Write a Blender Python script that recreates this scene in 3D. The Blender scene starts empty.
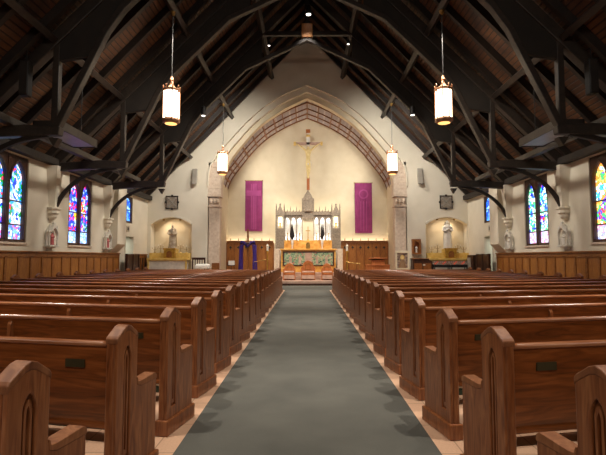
import bpy, bmesh, math, random
from mathutils import Vector, Matrix
from mathutils.geometry import tessellate_polygon
random.seed(7)
S = bpy.context.scene
COL = S.collection
PI = math.pi

# ------------------------------------------------------------ camera, world, light
cd = bpy.data.cameras.new('camera'); cam = bpy.data.objects.new('camera', cd); COL.objects.link(cam)
cd.sensor_width = 36; cd.lens = 36 * 455 / 606; cd.clip_start = .05; cd.clip_end = 200
cam.location = (0, 0, 1.5)
cam.rotation_euler = (PI/2 + math.atan(30/455), 0, math.atan(4.2/455))
S.camera = cam
w = bpy.data.worlds.new('world'); S.world = w; w.use_nodes = True
w.node_tree.nodes['Background'].inputs[0].default_value = (.05, .06, .08, 1)
w.node_tree.nodes['Background'].inputs[1].default_value = .3
S.view_settings.view_transform = 'Standard'; S.view_settings.look = 'None'
S.view_settings.exposure = 0.6; S.view_settings.gamma = 1; S.view_settings.use_curve_mapping = False
S.cycles.use_denoising = True
S.cycles.max_bounces = 7; S.cycles.diffuse_bounces = 5; S.cycles.glossy_bounces = 3
S.cycles.sample_clamp_indirect = 4
WARM = (1.0, .80, .56); SOFT = (1.0, .92, .80)

def aim(o, t):
    d = Vector(t) - o.location
    o.rotation_euler = d.to_track_quat('-Z', 'Y').to_euler()
def area(name, loc, target, sx, sy, watt, col):
    l = bpy.data.lights.new(name, 'AREA'); l.shape = 'RECTANGLE'; l.size = sx; l.size_y = sy; l.energy = watt; l.color = col
    o = bpy.data.objects.new(name, l); COL.objects.link(o); o.location = loc; aim(o, target); return o
def spot(name, loc, target, watt, col, deg=80, blend=.6, rad=.06):
    l = bpy.data.lights.new(name, 'SPOT'); l.energy = watt; l.color = col; l.spot_size = math.radians(deg); l.spot_blend = blend; l.shadow_soft_size = rad
    o = bpy.data.objects.new(name, l); COL.objects.link(o); o.location = loc; aim(o, target); return o
# rows of roof downlights on the purlins over the pews
for sx in (-1, 1):
    for y in (3.4, 8.2, 13.0, 17.8, 21.9):
        spot('roof_downlight', (sx*4.02, y, 8.72), (sx*2.9, y, 0), 1300, (1.0, .90, .78), 62, .45, .03).data.specular_factor = .06
# unseen fill light added behind the camera for ambient
area('rear_fill_light', (0, -3.2, 6.6), (0, 14, 3.5), 7, 1.2, 200, (1.0, .92, .82))
# fill floods without fixtures, added to brighten the side walls and gable
for sx in (-1, 1):
    for y in (12.9, 17.0, 21.5):
        spot('wall_flood_fill', (sx*2.0, y, 8.9), (sx*8.6, y + .5, 2.6), 700, SOFT, 80, .9, .5)
    for o_ in [x for x in bpy.data.objects if x.name.startswith('wall_flood')]: o_.data.specular_factor = .1
    spot('gable_flood_fill', (sx*3.6, 19.6, 8.3), (sx*4.6, 24.2, 6.3), 520, (1.0, .94, .84), 120, 1, .3)
spot('ridge_downlight', (0, 18.6, 11.6), (0, 21, 0), 260, (1, .93, .84), 60, .9, .15)
for sx in (-1, 1): spot('chancel_fill', (sx*2.1, 19.5, 9.0), (sx*.5, 26.4, 1.4), 850, (1.0, .88, .70), 38, .8, .1)  # unseen fill spots added to light the altar and chairs from the front
# sanctuary: lamps behind the chancel arch, cove strip behind the panelling
for sx in (-1, 1):
    spot('arch_floodlight', (sx*3.9, 25.0, 6.3), (sx*.6, 28, 6.6), 280, (1.0, .92, .80), 120, .9, .8)
    spot('arch_floodlight', (sx*2.9, 25.0, 8.2), (sx*1.0, 26.6, .8), 700, (1.0, .86, .68), 75, .8, .1)
    area('cove_strip', (sx*3.55, 27.82, 2.35), (sx*3.55, 28.1, 4.6), 3.0, .10, 10, (1.0, .82, .60))
area('altar_cove_strip', (0, 27.75, 3.8), (0, 28.2, 6.5), 3.2, .1, 16, (1.0, .82, .6))

# ------------------------------------------------------------ materials
def newmat(name):
    m = bpy.data.materials.new(name); m.use_nodes = True
    nt = m.node_tree; return m, nt, nt.nodes['Principled BSDF']
def rgb(h):
    h = h.lstrip('#'); c = [int(h[i:i+2], 16)/255 for i in (0, 2, 4)]
    return tuple((x/12.92 if x <= .04045 else ((x+.055)/1.055)**2.4) for x in c) + (1,)
def L(nt, a, b): nt.links.new(a, b)
def node(nt, t, **k):
    n = nt.nodes.new(t)
    for a, v in k.items(): setattr(n, a, v)
    return n
def coords(nt, scale=(1, 1, 1), space='Object', rot=(0, 0, 0)):
    t = node(nt, 'ShaderNodeTexCoord'); mp = node(nt, 'ShaderNodeMapping')
    mp.inputs['Scale'].default_value = scale; mp.inputs['Rotation'].default_value = rot
    L(nt, t.outputs[space], mp.inputs[0]); return mp.outputs[0]
def ramp(nt, fac, stops, interp='LINEAR'):
    r = node(nt, 'ShaderNodeValToRGB'); r.color_ramp.interpolation = interp
    el = r.color_ramp.elements
    while len(el) < len(stops): el.new(.5)
    for e, (p, c) in zip(el, stops): e.position = p; e.color = c
    L(nt, fac, r.inputs[0]); return r.outputs[0]
def bump(nt, b, h, s=.2, d=.02):
    n = node(nt, 'ShaderNodeBump'); n.inputs['Strength'].default_value = s; n.inputs['Distance'].default_value = d
    L(nt, h, n.inputs['Height']); L(nt, n.outputs[0], b.inputs['Normal'])
def noisy(name, c1, c2, rough=.6, scale=4, metal=0, bmp=.1, stretch=(1, 1, 1), coat=0, detail=4):
    m, nt, b = newmat(name); v = coords(nt, stretch)
    n = node(nt, 'ShaderNodeTexNoise'); n.inputs['Scale'].default_value = scale; n.inputs['Detail'].default_value = detail
    L(nt, v, n.inputs['Vector'])
    L(nt, ramp(nt, n.outputs[0], [(.32, rgb(c1)), (.68, rgb(c2))]), b.inputs['Base Color'])
    b.inputs['Roughness'].default_value = rough; b.inputs['Metallic'].default_value = metal
    b.inputs['Coat Weight'].default_value = coat; b.inputs['Coat Roughness'].default_value = .12
    if bmp: bump(nt, b, n.outputs[0], bmp)
    return m
def wood(name, c1, c2, c3, rough=.35, stretch=(1, 1, 12), scale=3.0, coat=.0, crough=.15):
    m, nt, b = newmat(name); v = coords(nt, stretch)
    n = node(nt, 'ShaderNodeTexNoise'); n.inputs['Scale'].default_value = scale; n.inputs['Detail'].default_value = 6; n.inputs['Distortion'].default_value = 1.6
    L(nt, v, n.inputs['Vector'])
    n2 = node(nt, 'ShaderNodeTexNoise'); n2.inputs['Scale'].default_value = 1.1; L(nt, coords(nt), n2.inputs['Vector'])
    mx = node(nt, 'ShaderNodeMath', operation='MULTIPLY_ADD'); L(nt, n2.outputs[0], mx.inputs[0]); mx.inputs[1].default_value = .45; L(nt, n.outputs[0], mx.inputs[2])
    L(nt, ramp(nt, mx.outputs[0], [(.45, rgb(c1)), (.70, rgb(c2)), (1.0, rgb(c3))]), b.inputs['Base Color'])
    b.inputs['Roughness'].default_value = rough; b.inputs['Coat Weight'].default_value = coat; b.inputs['Coat Roughness'].default_value = crough
    bump(nt, b, n.outputs[0], .08, .01); return m
def emis(name, c, s):
    m, nt, b = newmat(name); b.inputs['Base Color'].default_value = rgb(c)
    b.inputs['Emission Color'].default_value = rgb(c); b.inputs['Emission Strength'].default_value = s; return m

M = {}
M['plaster'] = noisy('cream_plaster', '#dbd3c0', '#e3dbc9', .85, 1.5, bmp=.12)
M['soffit'] = noisy('arch_plaster', '#dccfb2', '#e4d8bd', .8, 2, bmp=.05)
M['stone'] = noisy('pinkish_cast_stone', '#c9b4a0', '#dccbb8', .7, 9, bmp=.3)
M['pew'] = wood('varnished_pew_wood_upright_grain', '#572c16', '#804a28', '#a16a42', .32, (9, 9, 1), 2.6, .35, .18)
M['pewback'] = wood('varnished_pew_wood_long_grain', '#4c230a', '#784019', '#9c5a2c', .36, (1, 9, 9), 2.2, .3, .2)
M['rail'] = wood('glossy_pew_rail_wood', '#7a4526', '#9a5e3a', '#b37a52', .30, (1, 10, 10), 2.2, .3, .28)
M['pewcap'] = wood('worn_satin_pew_cap_wood', '#623720', '#81502f', '#996743', .55, (6, 6, 2), 2.2)
M['oak'] = wood('honey_oak_panelling', '#7d4a1e', '#99602a', '#b27a3c', .45, (7, 7, 1), 2.4)
M['oakd'] = wood('honey_oak_moulding', '#6a3d18', '#855022', '#996230', .4, (2, 2, 2), 3)
M['walnut'] = wood('dark_walnut', '#2a160c', '#3d2114', '#50301f', .4, (6, 6, 1), 2.5)
M['beam'] = wood('smoke_brown_truss_timber', '#241d18', '#2f2721', '#3b3129', .5, (2, 2, 2), 2.2)
M['web'] = noisy('dark_brown_truss_boarding', '#1e1813', '#272019', .7, 3, bmp=.15)
M['rafter'] = wood('dark_rafter_timber', '#17110d', '#1f1712', '#2b2018', .55, (1, 1, 1), 3)
M['cherry'] = wood('reddish_cherry_furniture_wood', '#9a5228', '#b56a38', '#c67d48', .35, (6, 6, 1), 2.4, .2)
M['white_marble'] = noisy('white_marble', '#c9c4bb', '#e2ddd2', .35, 5, bmp=0)
M['carved'] = noisy('grey_silver_carved_stone', '#7f7366', '#a29585', .55, 12, bmp=.3)
M['onyx'] = noisy('golden_onyx', '#c48432', '#ecb964', .3, 3.5, bmp=0, stretch=(1, 1, 1.6))
M['pinkmarble'] = noisy('pink_marble', '#a98878', '#c2a595', .35, 4, bmp=0)
M['gold'] = noisy('gilded_metal', '#b08430', '#dcb257', .32, 6, metal=.65, bmp=.1)
M['giltpaint'] = noisy('gilt_painted_wood', '#cfa850', '#e6c878', .5, 5, bmp=.1)
M['brass'] = noisy('brass', '#8f7038', '#b8965a', .3, 6, metal=.9, bmp=0)
M['lampmetal'] = noisy('bronze_lantern_metal', '#8a6044', '#b58463', .4, 6, metal=.5, bmp=0)
M['black'] = noisy('black_metal', '#131110', '#1f1b19', .5, 6, bmp=0)
M['purple'] = noisy('deep_purple_cloth', '#2a1462', '#3d1f80', .8, 6, bmp=.3)
M['magenta'] = noisy('magenta_banner_cloth', '#8a2f68', '#9a3a76', .8, 3, bmp=.2)
M['magenta2'] = noisy('brighter_magenta_applique', '#a54282', '#b04c8c', .75, 3, bmp=.1)
M['figure'] = noisy('painted_plaster_cream', '#d6bd80', '#ecd69c', .6, 6, bmp=.1)
M['robe_white'] = noisy('white_painted_plaster', '#d5cfc4', '#e6e1d8', .55, 5, bmp=.1)
M['robe_brown'] = noisy('brown_painted_plaster', '#8f6f50', '#a98a68', .55, 5, bmp=.1)
M['robe_red'] = noisy('rose_painted_plaster', '#ad4a50', '#c46a6a', .55, 5, bmp=.1)
M['grey'] = noisy('grey_enamel', '#8d877c', '#9b948a', .5, 3, bmp=0)
M['tray'] = noisy('pale_grey_enamel', '#6f6d72', '#83828a', .35, 2, bmp=0)
M['cloth'] = noisy('white_cloth', '#dcd9d2', '#eeebe4', .8, 5, bmp=.1)
M['kneelershade'] = noisy('dark_green_kneeler_shade', '#1c3028', '#26402f', .5, 5, bmp=.1)  # dark green of the kneeler board stands for shade under its pad
M['robe_tan'] = noisy('tan_and_ivory_painted_plaster', '#8f7c66', '#d0c2ac', .55, 7, bmp=.1)
M['pad'] = noisy('pale_beige_vinyl', '#a59c86', '#b5ac98', .5, 5, bmp=.05)
M['plume'] = noisy('dark_dried_grass', '#161114', '#2c2427', .9, 20, bmp=.3)
M['greenroom'] = noisy('pale_green_painted_wall', '#a9b8a2', '#b4c4ad', .8, 2, bmp=0)
M['plate'] = noisy('dull_green_brass_plate', '#48452f', '#57533a', .4, 6, metal=.5, bmp=0)
M['sign'] = noisy('grey_sign_face', '#a59c88', '#b3ab98', .6, 3, bmp=0)
M['lampglass'] = emis('glowing_lantern_glass', '#ffe8c6', 5.0)
M['lampbase'] = emis('glowing_amber_lantern_base', '#ffbf70', 1.3)
M['spotface'] = emis('lit_spotlight_lens', '#fff6ea', 2.5)
M['candle'] = emis('lit_red_votive_glass', '#d8583c', .35)
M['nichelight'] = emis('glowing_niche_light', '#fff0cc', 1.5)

# carpet: grey green pile with faint mottling
m, nt, b = newmat('grey_green_carpet'); v = coords(nt)
n1 = node(nt, 'ShaderNodeTexNoise'); n1.inputs['Scale'].default_value = 1.6; n1.inputs['Detail'].default_value = 3; L(nt, v, n1.inputs['Vector'])
n2 = node(nt, 'ShaderNodeTexNoise'); n2.inputs['Scale'].default_value = 90; n2.inputs['Detail'].default_value = 2; L(nt, v, n2.inputs['Vector'])
ad = node(nt, 'ShaderNodeMath', operation='MULTIPLY_ADD'); L(nt, n2.outputs[0], ad.inputs[0]); ad.inputs[1].default_value = .4; L(nt, n1.outputs[0], ad.inputs[2])
L(nt, ramp(nt, ad.outputs[0], [(.3, rgb('#41413c')), (1.0, rgb('#585750'))]), b.inputs['Base Color'])
b.inputs['Roughness'].default_value = .95; bump(nt, b, n2.outputs[0], .5, .01); M['carpet'] = m
# floor tile: salmon terrazzo squares with thin joints
m, nt, b = newmat('salmon_terrazzo_tile'); v = coords(nt)
bk = node(nt, 'ShaderNodeTexBrick'); bk.offset = 0
for k, vv in (('Scale', 1.0), ('Mortar Size', .006), ('Brick Width', .6), ('Row Height', .6)): bk.inputs[k].default_value = vv
bk.inputs['Color1'].default_value = rgb('#c4a084'); bk.inputs['Color2'].default_value = rgb('#cca588'); bk.inputs['Mortar'].default_value = rgb('#9a7a62')
L(nt, v, bk.inputs['Vector'])
n1 = node(nt, 'ShaderNodeTexNoise'); n1.inputs['Scale'].default_value = 60; L(nt, v, n1.inputs['Vector'])
mx = node(nt, 'ShaderNodeMix', data_type='RGBA', blend_type='OVERLAY'); mx.inputs[0].default_value = .25
L(nt, bk.outputs[0], mx.inputs[6]); L(nt, n1.outputs[0], mx.inputs[7]); L(nt, mx.outputs[2], b.inputs['Base Color'])
b.inputs['Roughness'].default_value = .35; M['tile'] = m
# roof boarding: boards running lengthwise, joints every 18 cm up the slope
m, nt, b = newmat('brown_roof_boarding'); t = node(nt, 'ShaderNodeTexCoord'); sp = node(nt, 'ShaderNodeSeparateXYZ'); L(nt, t.outputs['Object'], sp.inputs[0])
a1 = node(nt, 'ShaderNodeMath', operation='ABSOLUTE'); L(nt, sp.outputs[0], a1.inputs[0])
a2 = node(nt, 'ShaderNodeMath', operation='MULTIPLY'); L(nt, a1.outputs[0], a2.inputs[0]); a2.inputs[1].default_value = 9
a3 = node(nt, 'ShaderNodeMath', operation='FRACT'); L(nt, a2.outputs[0], a3.inputs[0])
jr = ramp(nt, a3.outputs[0], [(0, (0, 0, 0, 1)), (.10, (.0, .0, .0, 1)), (.3, (1, 1, 1, 1))])
n1 = node(nt, 'ShaderNodeTexNoise'); n1.inputs['Scale'].default_value = 1.3; n1.inputs['Detail'].default_value = 5; L(nt, t.outputs['Object'], n1.inputs['Vector'])
cr = ramp(nt, n1.outputs[0], [(.3, rgb('#332015')), (.5, rgb('#523420')), (.72, rgb('#6f4a2b'))])
mx = node(nt, 'ShaderNodeMix', data_type='RGBA', blend_type='MIX'); L(nt, jr, mx.inputs[0]); mx.inputs[6].default_value = rgb('#1c120c'); L(nt, cr, mx.inputs[7])
L(nt, mx.outputs[2], b.inputs['Base Color']); b.inputs['Roughness'].default_value = .6; bump(nt, b, jr, .6, .03); M['deck'] = m

def glass_mat(name, seed, cols, low):
    """stained glass lit from outside: small leaded pieces, picture colours grouped in patches, pale panel at the foot"""
    m, nt, b = newmat(name); t = node(nt, 'ShaderNodeTexCoord'); mp = node(nt, 'ShaderNodeMapping')
    mp.inputs['Location'].default_value = (0, seed*3.7, seed*1.3); L(nt, t.outputs['Object'], mp.inputs[0])
    vo = node(nt, 'ShaderNodeTexVoronoi'); vo.inputs['Scale'].default_value = 13; L(nt, mp.outputs[0], vo.inputs['Vector'])
    ve = node(nt, 'ShaderNodeTexVoronoi', feature='DISTANCE_TO_EDGE'); ve.inputs['Scale'].default_value = 13; L(nt, mp.outputs[0], ve.inputs['Vector'])
    no = node(nt, 'ShaderNodeTexNoise'); no.inputs['Scale'].default_value = 2.3; no.inputs['Detail'].default_value = 1; L(nt, vo.outputs['Position'], no.inputs['Vector'])
    sc = node(nt, 'ShaderNodeSeparateColor'); L(nt, vo.outputs['Color'], sc.inputs[0])
    fa = node(nt, 'ShaderNodeMath', operation='MULTIPLY_ADD'); L(nt, sc.outputs[0], fa.inputs[0]); fa.inputs[1].default_value = .16
    f0 = node(nt, 'ShaderNodeMath', operation='MULTIPLY_ADD'); L(nt, no.outputs[0], f0.inputs[0]); f0.inputs[1].default_value = 2.0; f0.inputs[2].default_value = -.62
    L(nt, f0.outputs[0], fa.inputs[2])
    k = len(cols); pic = ramp(nt, fa.outputs[0], [(i/k, rgb(c)) for i, c in enumerate(cols)], 'CONSTANT')
    lo = ramp(nt, sc.outputs[1], [(i/len(low), rgb(c)) for i, c in enumerate(low)], 'CONSTANT')
    sz = node(nt, 'ShaderNodeSeparateXYZ'); L(nt, t.outputs['Object'], sz.inputs[0])
    gt = node(nt, 'ShaderNodeMath', operation='GREATER_THAN'); L(nt, sz.outputs[2], gt.inputs[0]); gt.inputs[1].default_value = .55
    mx = node(nt, 'ShaderNodeMix', data_type='RGBA'); L(nt, gt.outputs[0], mx.inputs[0]); L(nt, lo, mx.inputs[6]); L(nt, pic, mx.inputs[7])
    ed = ramp(nt, ve.outputs['Distance'], [(0, (.02, .02, .02, 1)), (.05, (1, 1, 1, 1))])
    m2 = node(nt, 'ShaderNodeMix', data_type='RGBA', blend_type='MULTIPLY'); m2.inputs[0].default_value = 1; L(nt, mx.outputs[2], m2.inputs[6]); L(nt, ed, m2.inputs[7])
    L(nt, m2.outputs[2], b.inputs['Emission Color']); b.inputs['Emission Strength'].default_value = 1.5
    b.inputs['Base Color'].default_value = (.02, .02, .02, 1); b.inputs['Roughness'].default_value = .25
    return m
BL = ['#1b3fe0', '#2f7bff', '#7fb8ff', '#e8f3ff', '#4ad0e8', '#20a860']
M['glassA'] = glass_mat('stained_glass_green_rose', 1, ['#2fc06a', '#1840d8', '#d8f0ff', '#8fd0ff', '#e8c8e0', '#2f9bff', '#1c8a3c', '#d83a55', '#2a55f0', '#9a50d8'], ['#6fb0ff', '#d8e8ff', '#c860a0', '#4a70e8'])
M['glassB'] = glass_mat('stained_glass_red_blue', 2.2, ['#c01830', '#ffc23c', '#a8c8ff', '#2448ff', '#e8283c', '#3058ff', '#1230d0', '#9fc4ff', '#1c7a4a', '#e8e0ff'], ['#6fb0ff', '#a8d0ff', '#88a0ff', '#d8e8ff'])
M['glassC'] = glass_mat('stained_glass_blue_green', 3.1, ['#1a50ff', '#38a8ff', '#d8f4ff', '#3ad0a8', '#e8f8e8', '#48b860', '#1838e8', '#f03848', '#f0f4ff', '#3048ff'], ['#d8c8f0', '#f0e0f0', '#a8b8ff', '#e890b8'])
M['glassD'] = glass_mat('stained_glass_orange_violet', 4.6, ['#2a60ff', '#40c8e8', '#e8f8ff', '#ff9a40', '#ffe070', '#40c070', '#7048e8', '#e84858', '#f8f0ff', '#4060ff'], ['#e8c8f0', '#ffffff', '#a0a8ff', '#f09ac0'])
M['glassS'] = glass_mat('stained_glass_blue', 5.3, ['#0a20b8', '#1c50ff', '#50a0ff', '#a8e0ff', '#2038e0', '#1060ff', '#60c8f0', '#1830d0'], ['#1c50ff', '#50a0ff'])
# green mosaic altar front
m, nt, b = newmat('green_and_rose_mosaic'); v = coords(nt)
vo = node(nt, 'ShaderNodeTexVoronoi'); vo.inputs['Scale'].default_value = 16; L(nt, v, vo.inputs['Vector'])
sc = node(nt, 'ShaderNodeSeparateColor'); L(nt, vo.outputs['Color'], sc.inputs[0])
L(nt, ramp(nt, sc.outputs[0], [(0, rgb('#6f8f74')), (.3, rgb('#9fac8a')), (.55, rgb('#87a383')), (.72, rgb('#c0b894')), (.84, rgb('#b8786a')), (.93, rgb('#44584c'))], 'CONSTANT'), b.inputs['Base Color'])
b.inputs['Roughness'].default_value = .4; M['mosaic'] = m
# lilac lattice on the sanctuary vault
m, nt, b = newmat('lilac_grey_stencilled_plaster'); v = coords(nt)
vo = node(nt, 'ShaderNodeTexVoronoi', distance='MANHATTAN'); vo.inputs['Scale'].default_value = 5; vo.inputs['Randomness'].default_value = 0; L(nt, v, vo.inputs['Vector'])
L(nt, ramp(nt, vo.outputs['Distance'], [(.0, rgb('#c0b5b2')), (.35, rgb('#d2c8c2')), (.6, rgb('#a89d9e'))]), b.inputs['Base Color'])
b.inputs['Roughness'].default_value = .8; M['lattice'] = m
# painted icon
m, nt, b = newmat('dark_painted_icon_ground'); v = coords(nt); n1 = node(nt, 'ShaderNodeTexNoise'); n1.inputs['Scale'].default_value = 9; L(nt, v, n1.inputs['Vector'])
L(nt, ramp(nt, n1.outputs[0], [(.35, rgb('#5c4c48')), (.5, rgb('#8b7468')), (.65, rgb('#b09a84'))]), b.inputs['Base Color']); M['icon'] = m

# ------------------------------------------------------------ mesh helpers
PL = {'xz': lambda u, v, w: (u, w, v), 'yz': lambda u, v, w: (w, u, v), 'xy': lambda u, v, w: (u, v, w)}
class MB:
    def __init__(s): s.v = []; s.f = []
    def add(s, vs, fs):
        k = len(s.v); s.v += [tuple(p) for p in vs]; s.f += [tuple(i + k for i in f) for f in fs]; return s
    def box(s, x0, x1, y0, y1, z0, z1):
        vs = [(x, y, z) for z in (z0, z1) for y in (y0, y1) for x in (x0, x1)]
        return s.add(vs, [(0, 2, 3, 1), (4, 5, 7, 6), (0, 1, 5, 4), (1, 3, 7, 5), (3, 2, 6, 7), (2, 0, 4, 6)])
    def slab(s, outer, holes, w0, w1, plane='xz'):
        P = PL[plane]; loops = [outer] + list(holes)
        if holes:
            tris = tessellate_polygon([[Vector((a, b_, 0)) for a, b_ in lp] for lp in loops])
        n = sum(len(l) for l in loops); flat = [p for l in loops for p in l]
        vs = [P(a, b_, w0) for a, b_ in flat] + [P(a, b_, w1) for a, b_ in flat]; fs = []
        if holes: fs += [tuple(t) for t in tris] + [tuple(i + n for i in t) for t in tris]
        else: fs += [tuple(range(n)), tuple(range(n, 2*n))]
        k = 0
        for l in loops:
            m_ = len(l)
            for i in range(m_):
                j = (i+1) % m_; fs.append((k+i, k+j, k+j+n, k+i+n))
            k += m_
        return s.add(vs, fs)
    def band(s, pts, wid, w0, w1, plane='xz'):
        """a bar of width wid following an open polyline"""
        A, B = [], []
        for i, p in enumerate(pts):
            a = Vector(pts[max(i-1, 0)]); c = Vector(pts[min(i+1, len(pts)-1)]); d = (c-a).normalized(); n = Vector((-d.y, d.x))
            k = 1
            if 0 < i < len(pts)-1:
                d1 = (Vector(p)-a).normalized(); k = 1/max(.5, abs(n.dot(Vector((-d1.y, d1.x)))))
            A.append(tuple(Vector(p) + n*wid/2*k)); B.append(tuple(Vector(p) - n*wid/2*k))
        P = PL[plane]; N = len(pts); vs = []
        for i in range(N): vs += [P(*A[i], w0), P(*B[i], w0), P(*B[i], w1), P(*A[i], w1)]
        fs = [(0, 1, 2, 3), tuple(4*(N-1)+i for i in (3, 2, 1, 0))]
        for i in range(N-1):
            for k in range(4): fs.append((4*i+k, 4*i+(k+1) % 4, 4*i+4+(k+1) % 4, 4*i+4+k))
        return s.add(vs, fs)
    def loft(s, rings, cap=True):
        n = len(rings[0]); vs = [p for r in rings for p in r]; fs = []
        for i in range(len(rings)-1):
            for k in range(n): fs.append((i*n+k, i*n+(k+1) % n, (i+1)*n+(k+1) % n, (i+1)*n+k))
        if cap: fs += [tuple(range(n)), tuple(range((len(rings)-1)*n, len(rings)*n))]
        return s.add(vs, fs)
    def lathe(s, prof, c=(0, 0, 0), n=12, sx=1, sy=1, rot=0):
        rings = [[(c[0]+r*sx*math.cos(rot+2*PI*k/n), c[1]+r*sy*math.sin(rot+2*PI*k/n), c[2]+z) for k in range(n)] for r, z in prof]
        return s.loft(rings)
    def tube(s, pts, r, n=6):
        pts = [Vector(p) for p in pts]; rs = r if isinstance(r, (list, tuple)) else [r]*len(pts); rings = []
        for i, p in enumerate(pts):
            d = (pts[min(i+1, len(pts)-1)] - pts[max(i-1, 0)]).normalized()
            a = d.orthogonal().normalized() if i == 0 else (rings_a - d*rings_a.dot(d)).normalized(); rings_a = a; b_ = d.cross(a)
            rings.append([tuple(p + (a*math.cos(2*PI*k/n) + b_*math.sin(2*PI*k/n))*rs[i]) for k in range(n)])
        return s.loft(rings)
    def ball(s, c, rx, ry=None, rz=None, n=10, h=7):
        ry = ry or rx; rz = rz or rx
        rings = [[(c[0]+rx*math.sin(t)*math.cos(2*PI*k/n), c[1]+ry*math.sin(t)*math.sin(2*PI*k/n), c[2]-rz*math.cos(t)) for k in range(n)]
                 for t in [PI*(i+.35)/(h-.3) for i in range(h)]]
        return s.loft(rings)
    def build(s, name, mat, parent=None, smooth=False, bevel=0, loc=None, seg=2, remesh=0):
        me = bpy.data.meshes.new(name); me.from_pydata(s.v, [], s.f); me.validate()
        bm = bmesh.new(); bm.from_mesh(me); bmesh.ops.recalc_face_normals(bm, faces=bm.faces)
        for f in bm.faces: f.smooth = smooth
        bm.to_mesh(me); bm.free()
        me.materials.append(M[mat] if isinstance(mat, str) else mat)
        o = bpy.data.objects.new(name, me); COL.objects.link(o)
        if parent: o.parent = parent
        if loc: o.location = loc
        if remesh:
            rm = o.modifiers.new('remesh', 'REMESH'); rm.mode = 'VOXEL'; rm.voxel_size = remesh; rm.use_smooth_shade = True
            sm = o.modifiers.new('smooth', 'SMOOTH'); sm.iterations = 2
        if bevel:
            b_ = o.modifiers.new('bevel', 'BEVEL'); b_.width = bevel; b_.segments = seg; b_.limit_method = 'ANGLE'; b_.angle_limit = math.radians(35)
        return o
def tag(o, label, cat, group=None, kind=None):
    o['label'] = label; o['category'] = cat
    if group: o['group'] = group
    if kind: o['kind'] = kind
    return o
def struct(o): o['kind'] = 'structure'; return o
def thing(name, label, cat, loc, rz=0, group=None):
    o = bpy.data.objects.new(name, None); COL.objects.link(o); o.location = loc; o.rotation_euler = (0, 0, rz); o.empty_display_size = .2
    return tag(o, label, cat, group)
def dup(root, loc, rz, label, group=None, sc=None):
    def cp(o, par):
        c = o.copy(); COL.objects.link(c); c.parent = par
        for ch in [x for x in kids.get(o.name, [])]: cp(ch, c)
        return c
    kids = {}
    for x in bpy.data.objects:
        if x.parent: kids.setdefault(x.parent.name, []).append(x)
    r = cp(root, None); r.location = loc; r.rotation_euler = (0, 0, rz); r['label'] = label
    if group: r['group'] = group
    if sc: r.scale = sc
    return r
def smoothpts(pts, n=5):
    out = []
    for i in range(len(pts)-1):
        p0 = Vector(pts[max(i-1, 0)]); p1 = Vector(pts[i]); p2 = Vector(pts[i+1]); p3 = Vector(pts[min(i+2, len(pts)-1)])
        for k in range(n):
            t = k/n
            out.append(tuple(.5*((2*p1) + (p2-p0)*t + (2*p0-5*p1+4*p2-p3)*t*t + (3*p1-p0-3*p2+p3)*t**3)))
    out.append(tuple(pts[-1])); return out
def lancet(cx, half, z0, zs, za, n=6):
    """pointed-arch outline, counterclockwise in (u, v)"""
    R = ((za-zs)**2 + half**2)/(2*half)
    pts = [(cx-half, z0), (cx+half, z0)]
    for i in range(n+1):
        a = math.atan2(za-zs, R-half)*i/n
        pts.append((cx+half-R+R*math.cos(a), zs+R*math.sin(a)))
    for i in range(n-1, -1, -1):
        a = math.atan2(za-zs, R-half)*i/n
        pts.append((cx-half+R-R*math.cos(a), zs+R*math.sin(a)))
    return pts
ORD = ['first', 'second', 'third', 'fourth', 'fifth', 'sixth', 'seventh', 'eighth', 'ninth', 'tenth', 'eleventh', 'twelfth', 'thirteenth', 'fourteenth', 'fifteenth', 'sixteenth', 'seventeenth', 'eighteenth']

WX, YB, ROOF = 8.55, 24.2, 13.85       # side wall, gable wall, ridge height of the boarding
def roofz(x): return ROOF - 1.05*abs(x)

# ------------------------------------------------------------ shell
struct(MB().box(-9.2, 9.2, -5, 24.3, -.2, 0).build('floor', 'tile'))
struct(MB().box(-5.3, 5.3, 24.3, 28.3, -.2, .02).build('floor_sanctuary', 'tile'))
c = MB().slab([(-1.02, -4.5), (1.02, -4.5), (1.02, 21.2), (4.4, 21.2), (4.4, 24.3), (-4.4, 24.3), (-4.4, 21.2), (-1.02, 21.2)], [], 0, .012, 'xy').build('carpet_runner', 'carpet')
tag(c, 'long grey green carpet runner down the centre aisle', 'carpet')

# windows: (y0, y1) openings in each side wall
def wall_side(sx, name, big, small, door):
    x0, x1 = sx*WX, sx*(WX+.45)
    out = [(-5, 0), (YB, 0), (YB, 4.95), (-5, 4.95)]
    holes = [[(a, 1.92), (b_, 1.92), (b_, 4.52), (a, 4.52)] for a, b_ in big] + [[(small[0], 3.15), (small[1], 3.15), (small[1], 4.42), (small[0], 4.42)]]
    out = [(-5, 0), (door[0], 0), (door[0], 2.55), (door[1], 2.55), (door[1], 0), (YB, 0), (YB, 4.95), (-5, 4.95)]
    return struct(MB().slab(out, holes, x0, x1, 'yz').build(name, 'plaster'))
BIG = [(12.0, 13.75), (16.15, 17.9)]
wall_side(-1, 'wall_left', BIG, (20.95, 22.1), (21.25, 22.3))
wall_side(1, 'wall_right', BIG, (20.85, 22.0), (21.0, 22.0))
struct(MB().slab([(-9.2, 0), (9.2, 0), (9.2, 4.2), (0, 14.2), (-9.2, 4.2)], [], -5.3, -5, 'xz').build('wall_rear', 'plaster'))

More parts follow.
